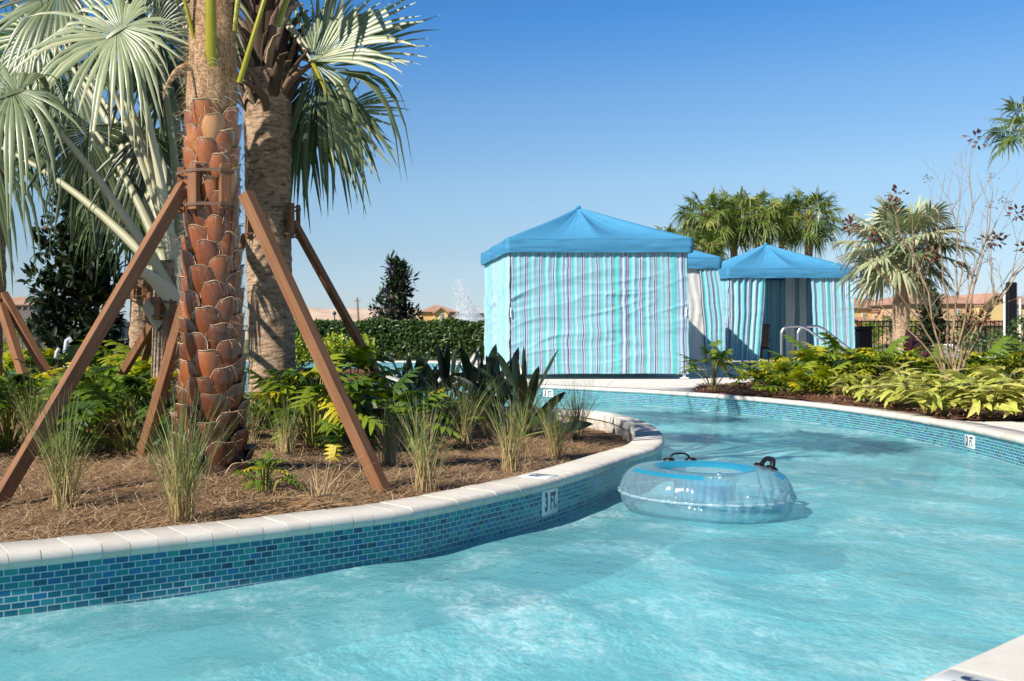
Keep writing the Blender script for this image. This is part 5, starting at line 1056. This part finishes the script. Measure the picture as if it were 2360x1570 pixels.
def handle(th, ph, ln, ht, w_, turn=0.0):
    c = tor(th, ph); rad = np.array([math.cos(th), math.sin(th), 0]); tg = np.array([-rad[1], rad[0], 0]); tg = tg * math.cos(turn) + rad * math.sin(turn); up = nrm(np.array([0, 0, 1]) * math.sin(ph) + rad * math.cos(ph))
    t = np.linspace(-1, 1, 15); p = c + np.outer(t * ln / 2, tg) + np.outer(ht * (1 - np.abs(t) ** 4.5) - .006, up); mb = MB(); mb.tube(p, w_, 10, flat=.8); h = mb.build('handle', M['black'], tb)
    for s in (-1, 1): mb = MB(); q = c + tg * s * ln / 2; mb.tube([q - up * .012, q + up * .006, q + up * .012], [.034, .032, .02], 14); mb.build('patch', M['black'], h)
handle(R_(96), 1.45, .13, .042, .007); handle(R_(8), 1.15, .115, .055, .015)
mb = MB(); c = tor(R_(262), 1.25); mb.tube([c - [0, 0, .004], c + [0, -.003, .010], c + [0, -.005, .018]], [.020, .017, .010], 14); mb.build('valve', M['vinyl'], tb)

# ------------------------------------------------------------------ right planting bed
def rpt(px, py):
    p = G(px, py, .03); return np.array([p[0], p[1], float(zright(p[0], p[1]))])
PR = [make_phil('split_leaf_shrub', 170 + i, n, h, s, L, vm, .2) for i, (n, h, s, L, vm) in enumerate([(40, .50, .42, (.24, .38), .54), (36, .46, .36, (.22, .36), .64), (26, .40, .36, (.25, .38), .78)])]
SP = make_phil('split_leaf_shrub', 176, 22, .62, .34, (.17, .27), .56, .2, .2); PR.append(SP)
GPR = 'lime split-leaf shrubs of the right bed'
for px, py, k, s, lab in [
    (1642, 896, 3, 0.95, 'single split-leaf shrub with bare yellow stalks at the left end of the right bed'),
    (1745, 898, 2, 0.62, 'low yellowish split-leaf shrub, second from the left end of the right bed'),
    (1800, 898, 1, 0.93, 'lime split-leaf shrub below the steel handrails'),
    (1868, 885, 0, 1.01, 'tall split-leaf shrub just right of the handrails'),
    (1832, 910, 2, 0.71, 'yellow split-leaf shrub close to the rim below the handrails'),
    (1905, 910, 2, 0.69, 'brightest yellow split-leaf shrub, beside the first striped-leaf plant'),
    (1935, 880, 0, 1.05, 'split-leaf shrub below the right curtain of the far cabana'),
    (1990, 877, 1, 1.08, 'split-leaf shrub below the black bin'),
    (2045, 885, 0, 0.97, 'split-leaf shrub left of the bare tree stems'),
    (2105, 877, 1, 0.93, 'split-leaf shrub below the dark red plant'),
    (2160, 890, 0, 0.83, 'split-leaf shrub directly behind the bare tree stems'),
    (2290, 885, 0, 0.97, 'split-leaf shrub right of the bare tree stems'),
    (2345, 873, 1, 1.08, 'split-leaf shrub at the right picture edge'),
    (2390, 890, 0, 0.97, 'split-leaf shrub cut by the right picture edge')]:
    plant(PR, k, rpt(px, py), px * .77, s, lab, GPR, 'shrub')
GG = [make_ginger('ginger_plant', 190 + i, n) for i, n in enumerate((11, 9))]; GGR = 'variegated striped-leaf plants along the right rim'
for px, py, k, s, lab in [
    (1975, 921, 1, 0.65, 'striped-leaf plant beside the brightest yellow shrub, first of the row'), (2040, 929, 0, 0.76, 'striped-leaf plant, second of the row along the rim'), (2105, 938, 1, 0.93, 'striped-leaf plant with a large pale hanging leaf, left of the bare stems'),
    (2075, 908, 0, 0.79, 'small striped-leaf plant behind the row'), (2172, 951, 0, 0.86, 'striped-leaf plant in front of the bare tree stems'), (2225, 933, 1, 0.90, 'striped-leaf plant right of the bare tree stems'),
    (2285, 958, 0, 0.91, 'striped-leaf plant nearest the end of the mulch'), (2330, 933, 1, 1.06, 'striped-leaf plant behind the last one by the deck'), (2365, 958, 0, 0.95, 'striped-leaf plant cut by the right picture edge')]:
    plant(GG, k, rpt(px, py), px * 1.1, s, lab, GGR, 'plant')
TI = make_paddle('red_leaf_plant', 201, 34, .75, .42, 'burgundy', .13, (.28, .4)); TI.location = tuple(G(2100, YH + F * H / 19.0)); TI.scale = (1.15,) * 3; TI['label'] = 'dark burgundy strap-leaved plant behind the shrubs of the right bed'
o = make_bush('leafy_bush', 203, (1.7, 1.2, 1.25), 2600, M['hedge'], (.07, .12), .45); o.location = (14.6, 19.5, 0); o['label'] = 'green leafy bush at the right picture edge behind the white pole'
o = make_bush('leafy_bush', 204, (1.1, .9, .8), 1500, M['hedge'], (.06, .10), .45); o.location = (13.2, 20.5, 0); o['label'] = 'low green bush below the black panel at the right'

# bare crape myrtle
def bare_tree(label, px, py, stems, seed, d=None):
    b = rpt(px, py); o = thing('bare_tree', label, 'tree', tuple(b)); r = np.random.default_rng(seed); mt = MB(); ml = MB(); mp = MB(); ends = []
    def grow(p, dr, L, rad, lev, tgt=None):
        k = 6; pts = [p]; d_ = nrm(dr)
        for i in range(k - 1):
            d_ = nrm(d_ + r.normal(0, .07, 3) + np.array([0, 0, .05])); pts.append(pts[-1] + d_ * L / (k - 1))
        pts = np.array(pts); mt.tube(pts, np.linspace(rad, rad * .6, k), 6 if lev < 2 else 4, cap=False)
        if lev >= 3 or rad < .0022: ends.append(pts[-1]); return
        nb = 2 if r.uniform() < .72 else 3
        for j in range(nb):
            a = r.uniform(.25, .62) * (1 if j else .5); ax = nrm(np.cross(d_, r.normal(0, 1, 3))); nd = d_ * math.cos(a) + ax * math.sin(a); grow(pts[-1], nd, L * r.uniform(.58, .85), rad * .6 * r.uniform(.8, 1), lev + 1)
        if lev > 0 and r.uniform() < .7:
            q = pts[r.integers(2, 5)]; ax = nrm(np.cross(d_, r.normal(0, 1, 3))); grow(q, d_ * .6 + ax * .8, L * .5, rad * .35, lev + 2)
    for (ex, ey, rad) in stems:
        e = Q(ex, ey, b[1] + r.uniform(-.7, .7)); s = b + np.array([r.normal(0, .07), r.normal(0, .07), -.03]); v = e - s; k = 9; t = np.linspace(0, 1, k)[:, None]; c = s + v * .45 + np.array([-.10 * v[0], 0, .10 * abs(v[0]) + .05]); pts = (1 - t) ** 2 * s + 2 * t * (1 - t) * c + t * t * e; pts[1:-1] += r.normal(0, .018, (k - 2, 3)); mt.tube(pts, np.linspace(rad, rad * .55, k), 8, cap=False)
        for j in range(3): a = r.uniform(.15, .55); d_ = nrm(pts[-1] - pts[-2]); ax = nrm(np.cross(d_, r.normal(0, 1, 3))); grow(pts[-1], d_ * math.cos(a) + ax * math.sin(a), r.uniform(.28, .5), rad * .45, 1)
        for j in range(2): q = pts[r.integers(4, 8)]; ax = nrm(r.normal(0, 1, 3)); grow(q, nrm(v) * .8 + ax * .6, r.uniform(.25, .4), rad * .35, 2)
    ends = np.array(ends); i = r.permutation(len(ends)); nl = int(len(ends) * .055)
    for j in i[:nl]:
        k = r.integers(18, 34); D = rdir(r, k); leaves_bulk(ml, ends[j] + D * r.uniform(.02, .11, k)[:, None], D, rdir(r, k), r.uniform(.05, .085, k), .032, r.uniform(0, 1, k))
    for j in i[nl:nl + int(len(ends) * .05)]:
        for q in range(9): e = ends[j] + r.normal(0, .035, 3); mp.tube([ends[j], e], [.0012, .0012], 3, cap=False); mp.tube([e - [0, 0, .008], e, e + [0, 0, .008]], [.003, .009, .003], 5)
    mt.build('branches', M['twig'], o); ml.build('leaves', M['rust'], o)
    if mp.n: mp.build('seed_pods', M['bark'], o)['kind'] = 'stuff'
    return o
bare_tree('bare tan-stemmed tree at the right with a few rusty leaf tufts and seed pods', 2195, 898, [(2050, 650, .014), (2110, 600, .014), (2165, 560, .015), (2245, 660, .018), (2205, 520, .014), (2290, 680, .016), (2330, 640, .015), (2010, 690, .011), (2140, 720, .012), (2270, 560, .015), (2375, 600, .014), (2240, 480, .012)], 61)

# ------------------------------------------------------------------ palms and trees behind the cabanas
GPB = 'green palms behind the cabanas'
def far_palm(px, py, d, crown_px, label, seed, leaf=M['sabal'], pet=M['green_petiole'], nf=40, group=GPB, tr=.15, nseg=24, zlo=-.95, droop=.45, span=125, vb=.66, split=.36):
    c = Q(px, py, d); o = make_palm('palm_tree', seed, c[2] + .05, crown_px * d / F, nf, leaf, pet, tr, nseg, .5, zlo, droop, span, vb=vb, split=split); o.location = (c[0], d, -.05); return tag(o, label, 'palm tree', group)
far_palm(1626, 500, 41, 84, 'green palm nearest the front cabana roof, leftmost of the cluster', 301); far_palm(1690, 500, 43, 84, 'green palm second from the left in the cluster behind the cabanas', 302); far_palm(1745, 500, 41, 82, 'green palm directly above the peak of the right cabana, dense yellow-green fans', 303)
far_palm(1806, 500, 44, 66, 'small-crowned green palm with a short bare trunk, between two larger ones', 304); far_palm(1868, 500, 42, 88, 'rightmost green palm of the cluster behind the right cabana', 305)
far_palm(1535, 562, 46, 62, 'low green palm whose fan tips just clear the front cabana roof', 306); far_palm(1612, 580, 39, 78, 'low dark green palm filling the gap between two cabana roofs', 307)
far_palm(2074, 570, 21, 146, 'silver-leaved fan palm behind the bare tree at the right', 308, M['silver'], M['petiole'], 36, None, .16, 40, -.88, .30, 158, .70, .55)
far_palm(2385, 300, 24, 112, 'tall green palm reaching in from the right picture edge', 309, nf=20, group=None, zlo=-.55)
o = make_tree('magnolia_tree', 33, 1.75, .34, 1300, M['dark_leaf'], (.10, .16), .04, low=.2); o.location = (14.2, 24.5, 0); tag(o, 'small dark broad-leaved tree below the silver palm fans at the right', 'tree')
o = make_tree('flowering_tree', 35, 3.35, .92, 3000, M['dark_leaf'], (.13, .22), .06, flowers=46, low=.2); o.location = (1.73, 32.6, -.2); tag(o, 'dark narrow tree with purple flower heads standing behind the hedge', 'tree')
# ------------------------------------------------------------------ hedge, shrubs and the far bank
hd = thing('hedge', 'clipped dark green hedge beyond the pool, left of the nearest cabana', 'hedge', (1.8, 29.0, 0)); r = np.random.default_rng(77); mb = MB(); n = 11500
hx = r.uniform(-1.5, 4.6, n); hy = 30.2 + np.abs(r.normal(0, .35, n)); tp = 1.14 + .10 * np.array([mnoise.noise(Vector((a * 1.4, 0, 4))) for a in hx]) + .05 * np.array([mnoise.noise(Vector((a * 5, 1, 4))) for a in hx]); hz = tp * (1 - r.uniform(0, 1, n) ** 1.7 * .95)
hy += .35 * (hz / tp) ** 3; D = np.stack([r.normal(0, .6, n), -r.uniform(0, 1, n), r.uniform(-.1, 1, n)], 1); leaves_bulk(mb, np.stack([hx, hy, hz], 1), D + r.normal(0, .4, (n, 3)), D + np.array([0, -.3, .5]) + r.normal(0, .4, (n, 3)), r.uniform(.09, .16, n), r.uniform(.045, .07, n), np.clip(r.normal(.42, .25, n), 0, 1)); mb.build('foliage', M['hedge'], hd)
mb = MB(); mb.box((1.55, 31.0, .5), (5.9, .9, .9)); mb.build('dark_core', mat_leaf('near_black_core', [(0, (.006, .010, .004)), (1, (.012, .02, .008))], .9, 0, .1), hd)  # solid near-black box fills the hedge so it isn't seen through
for px, d, s, lab in [(705, 22.6, 1.0, 'yellow-green leafy shrub nearest the ringed trunk, beyond the water'), (760, 23.2, 1.0, 'yellow-green leafy shrub between the two timber props, beyond the water'), (825, 23.0, .95, 'yellow-green leafy shrub at the left end of the hedge')]:
    pass
isl = [(-.95, 21.9), (-.30, 21.9), (.35, 22.3)]
CB = [make_bush('leafy_shrub', 401, (.78, .6, .72), 1500, M['croton'], (.06, .11), .42)]
# a small planted islet beyond the water carries the yellow-green shrubs
mb = MB(); an = np.linspace(0, 2 * np.pi, 40, endpoint=False); g = np.stack([np.stack([-.3 + 1.25 * q * np.cos(an), 22.0 + .7 * q * np.sin(an), np.full(40, zz)], -1) for q, zz in ((.02, .03), (.6, .02), (.93, .0), (1, -.06), (1.0, -.6))], 1); mb.grid(g, closed_u=True); struct('planted_bank', mb, M['mulch'])
for (X_, Y_), lab in zip(isl, ('yellow-green leafy shrub nearest the ringed trunk, beyond the water', 'yellow-green leafy shrub between the two timber props, beyond the water', 'yellow-green leafy shrub at the left end of the hedge')):
    plant(CB, 0, (X_, Y_, 0), X_ * 3, 1.0, lab, 'yellow-green shrubs beyond the water', 'shrub')

# ------------------------------------------------------------------ fences
def fence(label, A, B, h, npk, seed=0):
    o = thing('fence', label, 'fence', tuple(A)); A, B = np.array(A, float), np.array(B, float); d = B - A; n_post = max(2, int(np.linalg.norm(d) / 2.4) + 1)
    mb = MB()
    for i in range(npk): p = A + d * (i + .5) / npk; mb.box(p + [0, 0, h / 2], (.02, .02, h - .04))
    for z in (.12, h - .22, h - .06): mb.beam(A + [0, 0, z], B + [0, 0, z], .035, .035, side=(0, 0, 1))
    mb.build('pickets', M['black'], o, smooth=False)
    for i in range(n_post): p = A + d * i / (n_post - 1); mb = MB(); mb.box(p + [0, 0, h / 2 + .02], (.06, .06, h + .04), bevel=.006); mb.build('post', M['black'], o, smooth=False)
fence('black picket fence beyond the right bed', (14.2, 30.5, 0), (22, 31, 0), 1.22, 60); fence('black picket fence at the left behind the dark tree', (-13, 31.5, 0), (-6, 32, 0), 1.2, 54); fence('black picket fence behind the yellow-green shrubs', (-3.5, 34, 0), (.2, 34.2, 0), 1.12, 30)

# ------------------------------------------------------------------ houses
def m_roof_tile(name, a, b):
    n = NT(name); o = n.obj(); f = n.noise(.7, 4, .6, o); w_ = n.n('ShaderNodeTexWave', bands_direction='Z'); n.l(o, w_.inputs[0]); w_.inputs['Scale'].default_value = 1.5; c = n.ramp(f, [(.3, a), (.7, b)]); c = n.mix(n.math('MULTIPLY', w_.outputs[1], .25), c, (.12, .07, .05, 1)); return n.done(n.bsdf(c, .85, .2))
M['rtile'] = m_roof_tile('clay_roof_tile', (.34, .19, .13), (.46, .28, .20)); M['rgrey'] = m_roof_tile('grey_roof_tile', (.36, .36, .38), (.48, .48, .50)); M['glass'] = mat_plain('window_glass', (.06, .085, .10), .12, .6, var=.2, scale=2); M['trim'] = mat_plain('white_trim', (.66, .63, .57), .7, .2, var=.05); M['eave'] = mat_plain('dark_eave', (.075, .05, .035), .8, .2)
def stucco(name, c): return mat_plain(name, c, .92, .1, var=.08, scale=1.2)
M['ochre'] = stucco('ochre_stucco', (.56, .37, .155)); M['yellow'] = stucco('yellow_stucco', (.60, .46, .21)); M['taupe'] = stucco('taupe_stucco', (.16, .145, .14)); M['peach'] = stucco('peach_stucco', (.50, .33, .21)); M['pale'] = stucco('pale_stucco', (.52, .50, .50))
def house(name, label, d, depth, x0, x1, ytop_e, yridge, wall, roof, wins=(), gables=(), porch=None, wallmat2=None, kind='hip', ov=6):
    """x0..x1, eave and ridge heights in picture columns and rows at distance d; wins: (px, py, w px, h px); gables: (x0, x1, y eave, y peak, material)"""
    s = d / F; A = Q(x0, ytop_e, d); B = Q(x1, ytop_e, d); zr = Q(0, yridge, d + depth / 2)[2]; ze = A[2]; o = thing(name, label, 'house', (A[0], d, 0))
    mb = MB(); mb.box(((A[0] + B[0]) / 2, d + depth / 2, ze / 2 - .2), (B[0] - A[0], depth, ze + .4)); mb.build('wall', M[wall], o, smooth=False)
    e = ov * s; L, Rr, f, bk = A[0] - e, B[0] + e, d - e, d + depth + e; ins = depth / 2 + e if kind == 'hip' else 0; ins = min(ins, (Rr - L) * .46); m_ = (f + bk) / 2
    v = [(L, f, ze), (Rr, f, ze), (Rr, bk, ze), (L, bk, ze), (L + ins, m_, zr), (Rr - ins, m_, zr)]; mb = MB(); mb.add(v, [(0, 1, 5, 4), (2, 3, 4, 5)], [(1, 2, 5), (3, 0, 4)]); rf = mb.build('roof', M[roof], o, smooth=False)
    mb = MB(); mb.box(((L + Rr) / 2, (f + bk) / 2, ze - .10), (Rr - L - .02, bk - f - .02, .19)); mb.build('eave', M['eave'], o, smooth=False)
    for (gx0, gx1, gy, gp, gm) in gables:
        a, b = Q(gx0, gy, d - 1.2), Q(gx1, gy, d - 1.2); pz = Q(0, gp, d - 1.2)[2]; mx = (a[0] + b[0]) / 2; g = MB(); g.add([(a[0], d - 1.2, -.2), (b[0], d - 1.2, -.2), (b[0], d - 1.2, a[2]), (mx, d - 1.2, pz - .1), (a[0], d - 1.2, a[2]), (a[0], d + .1, -.2), (b[0], d + .1, -.2), (b[0], d + .1, a[2]), (a[0], d + .1, a[2])], [(0, 1, 2, 4), (5, 0, 4, 8), (1, 6, 7, 2)], [(4, 2, 3)]); g.build('gable_wall', M[gm], o, smooth=False)
        q = 3.2 * s; g = MB(); dz = (pz - a[2]) / (mx - a[0]) * q
        for sg in (-1, 1):
            X0 = a[0] - q if sg < 0 else b[0] + q; p = np.array([(X0, d - 1.7, a[2] - dz), (mx, d - 1.7, pz + .05), (mx, d + depth * .45, pz + .05), (X0, d + depth * .45, a[2] - dz)]); g.add(np.vstack([p, p - [0, 0, .22]]), [(0, 1, 2, 3), (7, 6, 5, 4), (0, 4, 5, 1)])
        g.build('gable_roof', M[roof], o, smooth=False)
    for (wx, wy, ww, wh) in wins:
        dd = d - 1.26 if any(g0 <= wx <= g1 for g0, g1, *_ in gables) else d - .06; c = Q(wx, wy, dd); W_, H_ = ww * s, wh * s; mb = MB(); mb.box(c, (W_, .08, H_)); fr = mb.build('window', M['trim'], o, smooth=False); mb = MB(); mb.box(c - [0, .05, 0], (W_ * .78, .03, H_ * .82)); mb.build('pane', M['glass'], fr, smooth=False); mb = MB(); mb.box(c - [0, .08, 0], (.05, .03, H_ * .8)); mb.box(c - [0, .085, 0], (W_ * .78, .03, .05)); mb.build('glazing_bar', M['trim'], fr, smooth=False)
    if porch:
        a, b = Q(porch[0], porch[2], d - 2.5), Q(porch[1], porch[2], d - 2.5); z1 = Q(0, porch[3], d)[2]; mb = MB(); mb.add([(a[0], d - 2.5, a[2]), (b[0], d - 2.5, a[2]), (b[0], d - .02, z1), (a[0], d - .02, z1), (a[0], d - 2.5, a[2] - .25), (b[0], d - 2.5, a[2] - .25)], [(0, 1, 2, 3), (4, 5, 1, 0)]); mb.build('porch_roof', M[roof], o, smooth=False)
    return o
house('house', 'yellow two-storey house with a hipped tile roof, between the flowering tree and the fountain', 165, 9, 972, 1052, 719, 703, 'ochre', 'rtile', [(1018, 729, 8, 14), (1043, 729, 8, 14)], [(1000, 1032, 719, 708, 'yellow')], (1006, 1060, 747, 741))
house('house', 'pale grey-roofed house partly veiled by the fountain spray', 185, 10, 1072, 1150, 722, 709, 'pale', 'rgrey', [(1092, 736, 7, 10)])
house('house', 'low house with white walls seen between the ringed trunk and the props', 150, 8, 640, 700, 744, 738, 'trim', 'rgrey', [(668, 752, 9, 6)])
house('house', 'dark taupe two-storey house at the far left', 120, 12, -60, 86, 703, 684, 'taupe', 'rtile', [(52, 709, 5, 9), (66, 709, 5, 9)], (), (60, 120, 748, 742))
house('house', 'tan house with a light roof just right of the taupe one', 150, 9, 92, 150, 716, 704, 'peach', 'rtile', [(112, 724, 6, 8)])
house('house', 'long ochre house with a low tile roof beside the right cabana', 105, 11, 1940, 2110, 710, 686, 'ochre', 'rtile', [(1992, 728, 10, 12), (2044, 728, 10, 12)], [(2022, 2066, 712, 694, 'peach')], (1985, 2030, 742, 730))
house('house', 'wide pinkish-roofed house behind the bare tree', 98, 12, 2098, 2300, 700, 672, 'peach', 'rtile', [(2150, 720, 11, 14), (2205, 720, 11, 14)], [(2262, 2318, 698, 676, 'yellow')], (2240, 2330, 744, 732))
house('house', 'yellow house at the far right behind the white pole', 104, 11, 2322, 2440, 702, 676, 'yellow', 'rtile', [(2348, 722, 11, 16)])
# ------------------------------------------------------------------ poles, fountain, panel, lounge chair
M['grey_pole'] = mat_plain('weathered_pole', (.22, .17, .14), .8, .2)
o = thing('utility_pole', 'brown utility pole in front of the sand slope', 'pole', tuple(Q(827, 790, 140))); mb = MB(); mb.tube([Q(829, 790, 140), Q(823, 686, 140)], [.17, .13], 8); mb.build('shaft', M['grey_pole'], o); mb = MB(); mb.beam(Q(816, 694, 140), Q(831, 693, 140), .12, .12, side=(0, 0, 1)); mb.build('cross_arm', M['grey_pole'], o, smooth=False)
o = thing('street_lamp', 'small dark street lamp between the two timber props', 'lamp', tuple(Q(771, 790, 120))); mb = MB(); mb.tube([Q(771, 790, 120), Q(771, 726, 120)], [.09, .06], 8); mb.build('post', M['black'], o); mb = MB(); mb.tube([Q(771, 726, 120), Q(771, 721, 120), Q(771, 717, 120)], [.22, .25, .04], 10); mb.build('lantern', M['black'], o)
def m_spray():
    n = NT('water_spray'); d = n.n('ShaderNodeBsdfDiffuse'); d.inputs[0].default_value = (.85, .89, .93, 1); t = n.n('ShaderNodeBsdfTranslucent'); t.inputs[0].default_value = (.85, .89, .93, 1); m_ = n.n('ShaderNodeMixShader'); m_.inputs[0].default_value = .5; n.l(d.outputs[0], m_.inputs[1]); n.l(t.outputs[0], m_.inputs[2]); p = n.n('ShaderNodeBsdfTransparent'); m2 = n.n('ShaderNodeMixShader'); m2.inputs[0].default_value = .45; n.l(p.outputs[0], m2.inputs[1]); n.l(m_.outputs[0], m2.inputs[2]); return n.done(m2.outputs[0])
M['spray'] = m_spray(); r = np.random.default_rng(91); mb = MB(); D0 = 62.0; k = 20000; t = r.uniform(0, 1, k); b = Q(1060, 775, D0); a = np.clip(r.normal(.45, .33, k), -.25, 1.2); hh = 4.2 * (1 - .62 * np.clip(a, 0, 1) ** .9) * t ** .8
O = np.stack([b[0] + a * 1.5 * t ** .35 + r.normal(0, .05, k), D0 + r.normal(0, .3, k), hh], 1); U = rdir(r, k); s_ = .06 * r.uniform(.5, 1.5, k); V = rdir(r, k); P = np.stack([O, O + U * s_[:, None], O + V * s_[:, None]], 1).reshape(-1, 3); mb.add(P, t=np.arange(3 * k).reshape(-1, 3))
o = thing('fountain', 'tall misty fountain jet in front of the grey-roofed house', 'fountain', (b[0], D0, 0)); sp = mb.build('spray', M['spray'], o, smooth=False); mb = MB(); mb.tube([(b[0], D0, -.05), (b[0], D0, .25)], [.12, .06], 12); mb.build('nozzle', M['black'], o)
pn = thing('screen_panel', 'tall black panel between slim white poles at the right', 'panel', tuple(G(2330, YH + F * H / 28))); c = Q(2331, 700, 28); mb = MB(); mb.box((c[0], 28, 1.15), (.26, .12, 2.1), bevel=.02); mb.build('panel', M['black'], pn, smooth=False)
for px in (2315, 2351):
    mb = MB(); q = Q(px, 700, 27.9); mb.tube([(q[0], 27.9, 0), (q[0], 27.9, 1.95 if px < 2330 else 1.75)], .03, 8); mb.build('pole', M['pole'], pn)
lc = thing('lounge_chair', 'white lounge chair glimpsed behind the bare tree stems', 'lounge chair', (10.9, 17.9, 0)); X0, Y0 = Q(2235, 800, 18.0)[0], 18.0
mb = MB(); mb.box((X0 + .35, Y0, .34), (1.25, .6, .05), bevel=.015); mb.build('seat', M['pole'], lc, smooth=False); mb = MB(); mb.box((X0 - .36, Y0, .46), (.34, .58, .045), ax=[(-.75, 0, .66), (0, 1, 0), (-.66, 0, -.75)], bevel=.012); mb.build('backrest', M['pole'], lc, smooth=False)
for a in (-.15, .9):
    for b_ in (-.25, .25): mb = MB(); mb.box((X0 + a, Y0 + b_, .155), (.05, .05, .31), bevel=.006); mb.build('leg', M['pole'], lc, smooth=False)
GT = 'low trees and shrubs around the far houses'
for i, (px, d, w_, h_, lab) in enumerate([(40, 75, 1.6, 1.9, 'olive shrub in front of the taupe house'), (95, 70, 1.5, 1.9, 'brownish shrub right of the taupe house'), (990, 90, 1.2, 1.5, 'small shrub below the yellow house'), (2050, 62, 1.8, 2.4, 'olive shrub in front of the long ochre house'), (2130, 58, 1.6, 2.0, 'olive tree below the wide pink roof'), (2228, 60, 1.5, 2.2, 'shrub left of the yellow gable'), (2005, 66, 1.2, 1.7, 'low shrub above the black bin')]):
    o = make_bush('garden_shrub', 500 + i, (w_, w_ * .8, h_), 900, M['hedge'] if i % 2 else M['croton'], (.10, .2), .5); c = Q(px, 780, d); o.location = (c[0], d, -.05); tag(o, lab, 'shrub', GT)
